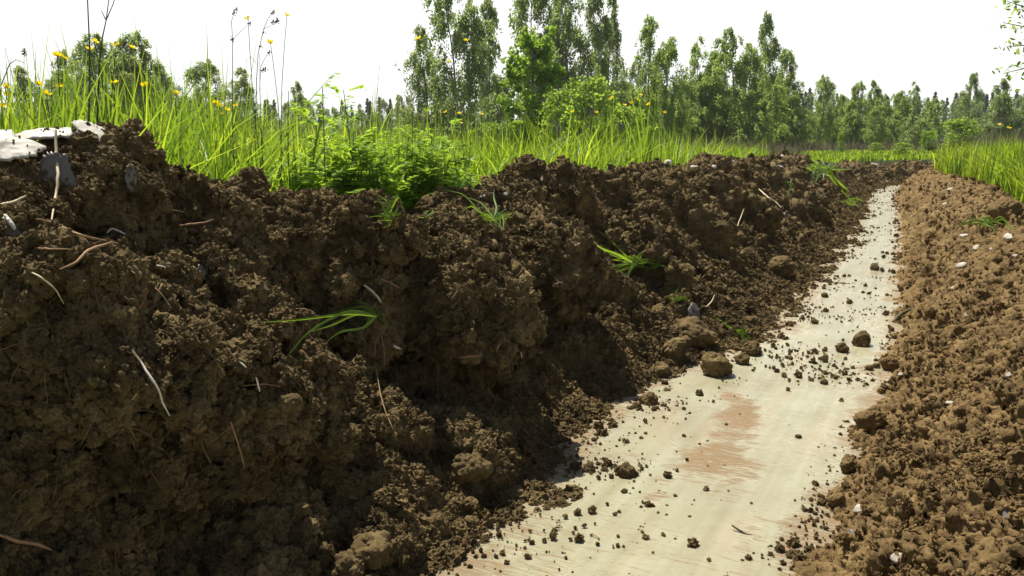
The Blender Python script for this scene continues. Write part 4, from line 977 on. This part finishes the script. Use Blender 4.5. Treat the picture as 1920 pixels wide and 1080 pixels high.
M['herb_bright'] = leaf_mat('light green herb leaf', (.09, .17, .014), (.18, .29, .03), (.58, .80, .07), .4, None, .5, 14)  # a brighter green for some of the feathery herbs
fern_herb(603, 340, 2.75, 3, .66, 'tallest feathery herb, light green, left of the middle of the meadow', 'herb_bright')
fern_herb(570, 350, 2.6, 3, .40, 'dark feathery herb in front of the broad blades', 'herb')
fern_herb(640, 350, 2.75, 4, .42, 'feathery herb right below the tallest one', 'herb')
fern_herb(675, 350, 2.85, 4, .50, 'rounded feathery herb in the middle of the feathery group', 'herb_bright')
fern_herb(720, 360, 2.95, 4, .52, 'feathery herb with pale curled leaves in the right half of the group', 'herb')
fern_herb(765, 360, 3.05, 4, .50, 'dark feathery herb near the right end of the group', 'herb')
fern_herb(800, 350, 3.2, 3, .55, 'feathery herb at the right end of the group', 'herb_bright')
fern_herb(835, 350, 3.35, 3, .45, 'low feathery herb before the pale arching clump', 'herb')

# ------------------------------------------------------------------ tufts of grass lying on the soil
def ribbon_px(mb, pts, wpx, lift=.012, on=None, twist=0):
    """a blade through pixels, hugging the soil it is seen against"""
    W = []
    for a, b_ in pts:
        p, n_ = hit(a, b_) if on is None else (at_y(a, b_, on), np.array([0, -.6, .8])); v = np.array([0, 0, CZ])-p; v /= np.linalg.norm(v); W.append(p + v*lift)
    W = np.array(W); d0 = np.linalg.norm(W.mean(0)-np.array([0, 0, CZ]))
    y_ = W[:, 1]; W = np.array([np.array([0, 0, CZ])+(w_-np.array([0, 0, CZ]))*(np.linspace(y_[0], y_[-1], len(W))[i]*.35+np.min(y_)*.65)/w_[1] for i, w_ in enumerate(W)])
    t = np.linspace(0, len(W)-1, 14); i = np.arange(len(W)); S = np.stack([np.interp(t, i, W[:, c]) for c in range(3)], -1)
    ker = np.array([.25, .5, .25])
    for _ in range(3): S[1:-1] = .25*S[:-2]+.5*S[1:-1]+.25*S[2:]
    wd = wpx*d0/FPX; view = S.mean(0)-np.array([0, 0, CZ]); T = S[-1]-S[0]; side = np.cross(T, view)
    mb.ribbon(S, wd*np.interp(np.linspace(0, 1, 14), [0, .15, .6, 1], [.6, 1, .85, .08]), side, .25)
    return S
def soil_tuft(label, base, tips, wpx, extra=0, spread=40, mat='tuft', name='grass_tuft', down=.3):
    p, n_ = hit(*base); r_ = empty(name, p); tag(r_, label, 'grass tuft', None)
    for pts in tips:
        m_ = MB(); ribbon_px(m_, [base]+pts, wpx*.72); m_.V = [v-p for v in m_.V]; m_.build('blade', M[mat], r_)
    for k in range(int(extra*1.7)):
        a = random.uniform(-math.pi, 0) if random.random() > down else random.uniform(0, math.pi); L_ = spread*random.uniform(.4, 1)
        q = (base[0]+random.gauss(0, spread*.15), base[1]+random.gauss(0, spread*.08)); mid = (q[0]+math.cos(a)*L_*.5, q[1]+math.sin(a)*L_*.35); e_ = (q[0]+math.cos(a)*L_, q[1]+math.sin(a)*L_*.5+L_*.12)
        m_ = MB(); ribbon_px(m_, [q, mid, e_], wpx*random.uniform(.3, .65), random.uniform(.01, .03)); m_.V = [v-p for v in m_.V]; m_.build('blade', M[mat], r_)
    return r_
soil_tuft('uprooted grass tuft with long blades hanging left over the dark overhang', (706, 590), [[(660, 588), (560, 598), (454, 603)], [(660, 580), (610, 605), (570, 625), (528, 680)], [(665, 585), (620, 610), (578, 622)], [(680, 615), (640, 620), (615, 640)], [(680, 618), (650, 632), (622, 652)], [(690, 570), (672, 566), (664, 557)], [(685, 575), (650, 582), (600, 592)], [(690, 600), (684, 612), (678, 622)]], 6, 12, 34)
soil_tuft('tuft of fresh grass growing out of the gap in the crest left of the middle', (728, 408), [[(726, 380), (716, 360), (708, 352)], [(735, 385), (748, 360), (757, 347)], [(730, 380), (740, 366), (752, 352)], [(720, 390), (714, 375), (711, 365)], [(745, 395), (746, 385)]], 6, 22, 34, down=.15)
soil_tuft('grass tuft thrown on the crest below the rounded soil mound, blades pointing upper left', (930, 404), [[(900, 385), (870, 365), (830, 354)], [(905, 390), (885, 380), (862, 404)], [(935, 390), (926, 370), (925, 352)], [(915, 392), (895, 375), (868, 366)], [(940, 405), (950, 400), (958, 408)]], 5, 20, 38)
soil_tuft('sprig of leafy weeds lying down the middle of the left slope', (1190, 492), [[(1160, 478), (1135, 465), (1115, 450)], [(1170, 480), (1150, 470), (1128, 455)], [(1165, 470), (1145, 450), (1120, 432)]], 6, 34, 42)
soil_tuft('small spidery tuft right of the leafy sprig on the slope', (1222, 500), [[(1235, 492), (1252, 482)], [(1235, 500), (1256, 502)], [(1215, 488), (1213, 480)]], 4, 10, 22)
soil_tuft('little tuft standing on top of the broad smooth sided clod', (1272, 562), [[(1285, 548), (1300, 546)], [(1265, 545), (1272, 535)], [(1280, 555), (1292, 556)]], 4, 14, 24, down=.1)
soil_tuft('trailing strands of grass at the floor edge right of the broad clod', (1395, 622), [[(1370, 608), (1350, 598), (1328, 592)], [(1372, 612), (1350, 604), (1336, 596)], [(1385, 618), (1365, 610), (1345, 606)]], 4, 22, 32)
soil_tuft('tiny green shoot low on the shaded left bank', (668, 838), [[(664, 834), (660, 842)], [(672, 832), (676, 830)], [(668, 832), (670, 828)]], 5, 0)
soil_tuft('wilted pale tuft with dry stems on top of the right bank', (1850, 412), [[(1830, 402), (1810, 405), (1782, 425)], [(1870, 400), (1890, 415), (1905, 425)], [(1850, 398), (1860, 388), (1866, 384)], [(1830, 408), (1800, 410), (1778, 425)], [(1880, 408), (1900, 420)], [(1840, 410), (1815, 415), (1795, 422)]], 4, 20, 46, 'tuft')
soil_tuft('mat of green weeds hanging over the far end of the left bank', (1545, 312), [[(1570, 325), (1585, 340), (1598, 356)], [(1560, 318), (1575, 330), (1588, 350)], [(1555, 310), (1535, 305), (1515, 300)], [(1560, 330), (1580, 345), (1600, 360)]], 5, 60, 48, down=.5)
soil_tuft('weeds trailing from the far left bank down to the floor', (1605, 372), [[(1598, 360), (1590, 350), (1580, 338)], [(1590, 368), (1580, 372), (1578, 382)], [(1620, 370), (1608, 366), (1600, 362)]], 3, 22, 26, down=.5)
soil_tuft('few green leaves on the crest of the left bank beside the thin stalk', (1480, 345), [[(1476, 350), (1474, 362)], [(1482, 340), (1486, 334)]], 3, 8, 12)
soil_tuft('small green sprout on the far right bank', (1868, 392), [[(1866, 384), (1870, 376)], [(1872, 388), (1878, 384)]], 4, 5, 12)
soil_tuft('small pale sprig on the crest between two grass tufts', (800, 396), [[(790, 400), (784, 405)], [(810, 394), (806, 388)]], 4, 5, 16)

# ------------------------------------------------------------------ roots, straws and sticks
def strand(name, pts, rpx, mat, label, cat, lift=.01, taper=.35, k=6, wob=.35):
    W = []
    for a, b_ in pts:
        p, n_ = hit(a, b_); v = np.array([0, 0, CZ])-p; v /= np.linalg.norm(v); W.append(p+v*lift)
    W = np.array(W); m0 = W[:, 1]; md = np.median(m0)
    W = np.array([np.array([0, 0, CZ])+(w_-np.array([0, 0, CZ]))*(.5*w_[1]+.5*min(md, w_[1]))/w_[1] for w_ in W])
    n_ = 16; t = np.linspace(0, len(W)-1, n_); i = np.arange(len(W)); S = np.stack([np.interp(t, i, W[:, c]) for c in range(3)], -1)
    for _ in range(2): S[1:-1] = .25*S[:-2]+.5*S[1:-1]+.25*S[2:]
    d0 = np.linalg.norm(S.mean(0)-np.array([0, 0, CZ])); r0 = rpx*.82*d0/FPX
    S[1:-1] += rng.normal(0, r0*.3*wob, (n_-2, 3)); o0 = S[0].copy(); m_ = MB(); m_.tube(S-o0, r0*np.interp(np.linspace(0, 1, n_), [0, .3, .8, 1], [.7, 1, .8, taper]), k)
    o = m_.build(name, M[mat], None); o.location = o0; tag(o, label, cat); return o
strand('white_straw', [(246, 656), (262, 675), (282, 706), (298, 728), (308, 755), (314, 788)], 2.7, 'white_root', 'long curved white straw hanging on the left bank', 'straw', .04)
strand('dry_stalk', [(104, 246), (108, 290), (108, 330), (104, 370), (98, 414)], 3.4, 'straw', 'upright pale straw in front of the smooth grey clay slab', 'straw', .05)
strand('tan_root', [(215, 450), (190, 458), (160, 470), (142, 492), (110, 503)], 3.2, 'root', 'orange brown root curving under the left clay slabs', 'root', .03)
strand('tan_root', [(70, 412), (110, 416), (150, 432), (200, 452)], 3.0, 'root', 'brown root lying below the upright straw', 'root', .03)
strand('tan_root', [(340, 422), (365, 419), (385, 418), (398, 411)], 2.4, 'root', 'short brown root sticking out right of the near mound', 'root', .04)
strand('tan_root', [(0, 385), (28, 378), (52, 370)], 3.0, 'straw', 'pale root at the left edge beside the pale sod', 'root', .04)
strand('tan_root', [(68, 464), (100, 468), (130, 466)], 2.2, 'root', 'thin straight root in the dark hollow below the slabs', 'root', .04)
strand('tan_root', [(45, 505), (80, 520), (105, 545), (122, 570)], 1.8, 'straw', 'thin pale root arching over the left slope', 'root', .03)
strand('rhizome', [(8, 408), (20, 418), (28, 428)], 5, 'white_root', 'shiny pinkish white rhizome at the left edge under the sod', 'rhizome', .03)
strand('white_straw', [(200, 432), (215, 428), (234, 437)], 2.2, 'white_root', 'small bent white straw right of the upright straw', 'straw', .03)
strand('white_straw', [(292, 497), (300, 499), (312, 499)], 1.8, 'white_root', 'short white straw fragment on the upper left slope', 'straw', .02)
strand('white_straw', [(482, 712), (484, 722), (487, 734)], 2.2, 'white_root', 'short upright white straw fragment right of the long curved one', 'straw', .03)
strand('white_straw', [(444, 676), (452, 680), (463, 686)], 2.0, 'white_root', 'slanting white fragment just above the short upright one', 'straw', .03)
strand('tan_root', [(456, 720), (490, 718), (526, 724)], 1.2, 'root', 'fine root crossing under the short upright white fragment', 'root', .02)
strand('tan_root', [(684, 533), (694, 545), (712, 558), (716, 568)], 3.2, 'straw', 'short broken straw above the uprooted grass tuft', 'straw', .04)
strand('tan_root', [(716, 522), (735, 534), (752, 546)], 2.0, 'root', 'thin twig right above the uprooted grass tuft', 'root', .03)
strand('hanging_root', [(704, 640), (702, 680), (708, 710), (716, 760), (735, 800), (744, 828)], 1.2, 'root', 'hair thin root dangling over the dark hollow', 'root', .05)
strand('hanging_root', [(716, 630), (722, 655), (727, 690)], 1.4, 'root', 'short hanging root beside the dangling hair thin root', 'root', .05)
strand('tan_root', [(862, 668), (880, 669), (905, 668)], 2.0, 'root', 'straight broken root pointing right from the overhanging block', 'root', .04)
strand('tan_root', [(820, 598), (842, 588), (864, 576)], 1.6, 'root', 'thin root sloping up over the overhanging block', 'root', .03)
strand('white_straw', [(738, 645), (744, 651), (750, 655)], 3.2, 'white_root', 'tiny white stub under the uprooted grass tuft', 'straw', .03)
strand('dark_stick', [(985, 312), (1000, 302), (1010, 294), (1022, 290)], 3.2, 'stick', 'dark stick poking out of the top of the rounded soil mound', 'stick', .03)
strand('dark_stick', [(437, 342), (434, 325), (431, 306)], 4.5, 'stick', 'pointed dark splinter on the crest left of the ferny plants', 'stick', .03, .1)
strand('thin_stick', [(1428, 355), (1440, 366), (1452, 374), (1466, 385)], 1.8, 'straw', 'thin bent stick on the upper left bank below the white stones', 'stick', .05)
strand('thin_stick', [(1320, 580), (1332, 566), (1342, 552)], 1.5, 'straw', 'thin straw leaning on the slope right of the little tuft', 'straw', .03)
strand('bark_strip', [(1672, 600), (1690, 585), (1706, 578)], 4.5, 'brownstem', 'thin brown strip of bark at the foot of the right bank', 'bark strip', .02)
strand('white_straw', [(1395, 398), (1388, 430), (1398, 440)], 1.0, 'straw', 'fine vertical straw on the far left slope', 'straw', .03)
strand('white_straw', [(898, 372), (915, 366), (925, 360)], 2.0, 'white_root', 'pale straw above the thrown grass tuft', 'straw', .02)
strand('tan_root', [(2, 1003), (35, 1012), (70, 1020), (98, 1032)], 4.0, 'root', 'forked brown root in the dark lower left corner', 'root', .05)
strand('tan_root', [(375, 830), (382, 845), (392, 868)], 1.4, 'root', 'short root on the dark block at the lower left', 'root', .03)
strand('tan_root', [(430, 790), (446, 812), (452, 850), (462, 880)], 2.0, 'root', 'long root running down right of the dark block', 'root', .03)
strand('dark_stick', [(1372, 985), (1400, 1003), (1412, 1003)], 2.4, 'stick', 'small dark twig lying on the clay floor near the front', 'twig', .004)
strand('tan_root', [(975, 655), (977, 670)], 1.8, 'straw', 'short pale stub on the slope right of the overhanging block', 'straw', .02)
strand('tan_root', [(1110, 1000), (1125, 1010)], 1.4, 'root', 'tiny root bit on the clay near the front', 'root', .003)
# hair roots: very many fine fibres sticking out of the left bank
i_ = vis_sample(VL, NL_, 2600, lambda v, n_, px, py, d: (v[:, 2] > .12)*(n_[:, 2] < .75)*(px < 1300)*1.0); m_ = MB()
for q in i_:
    L_ = rng.uniform(.012, .055); d = NL_[q]*.6 + rng.normal(0, .5, 3); d[2] -= .25; d /= np.linalg.norm(d); c = rng.normal(0, .5, 3); c[2] -= .6; t = np.linspace(0, 1, 5)[:, None]
    m_.tube(VL[q]-NL_[q]*.004 + d*L_*t + c*L_*.5*t**2, np.linspace(.0007, .0003, 5)*(1+.15*VL[q][1]), 3)
tag(m_.build('root_hairs', M['root']), 'fine brown root hairs sticking out of the left bank', 'root hairs', kind='stuff')

# ------------------------------------------------------------------ slabs of sod, clay slabs and pale stones
flat_piece('sod_slab', 12, 280, 125, 90, M['sod'], 'broad pale slab of sod cut by the left edge of the photo, on the near mound', 'sod slab', n_=(.25, -.5, .8), seed=1, thick=.05, lift=.012, rag=.35)
flat_piece('sod_slab', 84, 254, 112, 50, M['sod'], 'flat white slab of sod on top of the near mound, in the middle of three', 'sod slab', n_=(.1, -.35, .95), seed=2, thick=.09, lift=.012, rag=.35)
flat_piece('sod_slab', 192, 260, 110, 52, M['sod'], 'white slab of sod sloping down the right shoulder of the near mound', 'sod slab', n_=(.55, -.25, .8), seed=5, thick=.08, rz=-.5, lift=.012, rag=.35)
flat_piece('clay_slab', 110, 345, 66, 130, M['slab'], 'smooth dark grey clay slab standing behind the upright straw', 'clay slab', n_=(.35, -.93, .02), seed=7, thick=.1, lift=.035, rag=.22)
flat_piece('clay_slab', 240, 335, 24, 50, M['slab'], 'small grey clay slab on the right side of the near mound', 'clay slab', n_=(.6, -.8, .05), seed=8, thick=.1, lift=.02, rag=.22)
flat_piece('clay_slab', 10, 445, 60, 70, M['slab'], 'grey clay slab at the left edge under the pale rhizome', 'clay slab', n_=(.35, -.9, .1), seed=9, thick=.1, lift=.02, rag=.22)
flat_piece('clay_slab', 1296, 588, 30, 40, M['slab'], 'smooth grey face of clay on the broad clod', 'clay slab', n_=(.55, -.7, .45), seed=10, thick=.1, lift=.02, rag=.12)
crumb_cloud(np.array(SLAB_PTS), rng.lognormal(math.log(.0022), .45, len(SLAB_PTS)), M['soil_l'], 'crumbs of soil lying on the slabs of the near mound')
ST = [(1253, 300, 24, 14, 'roundest white stone on the crest of the left bank'), (1463, 286, 20, 9, 'white stone on the highest hump of the crest near the bend'), (1464, 308, 22, 8, 'long white chip below the stone on the highest hump'), (1336, 306, 14, 10, 'white chip on the crest between two humps'), (1300, 304, 18, 7, 'pale flat chip on the crest right of the roundest white stone'), (1370, 300, 10, 6, 'small pale chip right of the crest chip between two humps'), (1183, 361, 12, 7, 'small white stone on the upper middle of the left slope'), (947, 363, 14, 9, 'white stone left of the rounded soil mound'), (1018, 335, 7, 7, 'tiny white chip on the face of the rounded soil mound'), (1412, 306, 14, 6, 'grey white chip left of the highest hump'),
      (1645, 306, 20, 6, 'white stone on the far bank before the mown strip, left one'), (1700, 309, 12, 6, 'white stone on the far bank before the mown strip, right one'), (1548, 326, 16, 4, 'thin white chip below the hanging weeds'), (1479, 397, 7, 7, 'small pale pebble on the slope under the thin bent stick'), (1510, 430, 14, 5, 'flat pale chip near the floor half way along'),
      (1807, 499, 20, 14, 'bright white stone in the middle of the right bank'), (1831, 462, 16, 13, 'grey white stone above the bright one on the right bank'), (1858, 461, 12, 6, 'small pale chip right of the grey white stone'), (1805, 443, 18, 10, 'pale stone below the wilted tuft'), (1890, 434, 24, 14, 'white chip under the right end of the wilted tuft'), (1906, 476, 14, 8, 'pale chip at the right edge of the right bank'), (1784, 539, 14, 6, 'sliver of white on the right bank below the bright stone'), (1762, 372, 12, 6, 'pale pebble on the far right bank'), (1775, 348, 14, 6, 'small flat pale pebble high on the far right bank'),
      (1608, 950, 28, 22, 'white chip with a notch at the foot of the near right bank'), (1592, 997, 18, 14, 'dull grey chip below the notched white chip'), (1684, 1045, 24, 22, 'pale stone near the bottom right of the photo'), (1890, 965, 22, 34, 'grey flake near the right edge at the bottom'), (1782, 752, 24, 8, 'thin pale splinter on the middle of the right bank'), (1890, 702, 12, 8, 'small white chip near the right edge of the right bank'), (1688, 692, 14, 9, 'pale chip beside the clod at the right edge of the floor'), (1812, 590, 14, 8, 'faint pale chip in the middle of the right bank'), (1905, 868, 12, 6, 'small pale chip near the right edge low down'), (375, 512, 24, 26, 'grey flat stone on the upper left slope'), (1525, 600, 6, 4, 'tiny pale pebble on the floor')]
for i, (px, py, a, b_, lab) in enumerate(ST):
    p, nn = hit(px, py); v = np.array([0, 0, CZ])-p; v /= np.linalg.norm(v); m_ = M['slab'] if lab.startswith(('grey fl', 'dull')) else M['stone']
    flat_piece('pale_stone', px, py, a*.85, b_*.95, m_, lab, 'stone', 'pale stones and chips on the banks', n_=nn*.5+v*.6+np.array([0, 0, .3]), seed=20+i, thick=.3, rag=.35, lift=-.002, sub=4)

# ------------------------------------------------------------------ the leafy branch at the upper right
def right_tree():
    D = 9.0; base = at_y(2080, 300, D); g = GN_(base[0], D); r_ = empty('broadleaf_tree', (base[0], D, g)); tag(r_, 'leafy tree at the right edge whose branch tips hang into the top right corner', 'tree')
    tr = MB(); zz = np.linspace(0, 3.6, 9); tr.tube(np.stack([.05*np.sin(zz), .04*np.cos(zz)*0, zz], -1), .07*(1-zz/4.2), 8)
    o0 = np.array([base[0], D, g]); tips = [[(2060, 60), (1990, 40), (1925, 14), (1888, 2)], [(2070, 90), (1990, 80), (1930, 52), (1880, 42)], [(2070, 120), (1980, 110), (1930, 84), (1886, 88)], [(2070, 160), (1990, 150), (1930, 126), (1880, 138)], [(2060, 20), (1990, -20), (1920, -40), (1896, -20)], [(2040, 200), (1985, 180), (1945, 160)], [(2060, 100), (2000, 20), (1950, -30)]]
    P_ = []
    for k, tp in enumerate(tips):
        W = np.array([at_y(a, b_, D+random.uniform(-.25, .25)) for a, b_ in tp])-o0; W = np.concatenate([[[0, 0, W[0, 2]-.25]], W]); t = np.linspace(0, len(W)-1, 24); i = np.arange(len(W)); S = np.stack([np.interp(t, i, W[:, c]) for c in range(3)], -1)
        tr.tube(S, np.linspace(.02, .003, 24), 5)
        for j in range(6, 24):
            for _ in range(5): P_.append(S[j]+rng.normal(0, .055, 3)*np.array([1, 1, .7]))
    tr.build('trunk', M['bark'], r_)
    lm = MB(); t = np.linspace(0, 1, 6)[:, None]; lm.ribbon(np.array([.07, 0, 0])*t+np.array([0, 0, -.012])*t**2, [.004, .022, .032, .030, .018, .001], [0, 1, 0], .18); me = lm.mesh('leaf', M['deep_leaf'])
    P_ = np.array(P_); px, py, _ = project(P_+o0); P_ = P_[np.argsort(px)]
    for p in P_[:285]:
        l_ = obj('leaf', me, r_, p); l_.rotation_euler = (random.uniform(-1, 1), random.uniform(-.5, 1.2), random.uniform(0, 6.28)); l_.scale = (random.uniform(.6, 1.0),)*3
    C = np.concatenate([P_[285:]]+[np.array([0, 0, 1.9])+rng.normal(0, 1, (500, 3))*np.array([.55, .55, .8])]); C = C[np.linalg.norm((C-[0, 0, 2])[:, :2], axis=1) < 1.1]
    V, F = leaf_quads(C, .08, .3, .5); obj('crown', mesh('crown', V, F, M['deep_leaf']), r_)['kind'] = 'stuff'
right_tree()
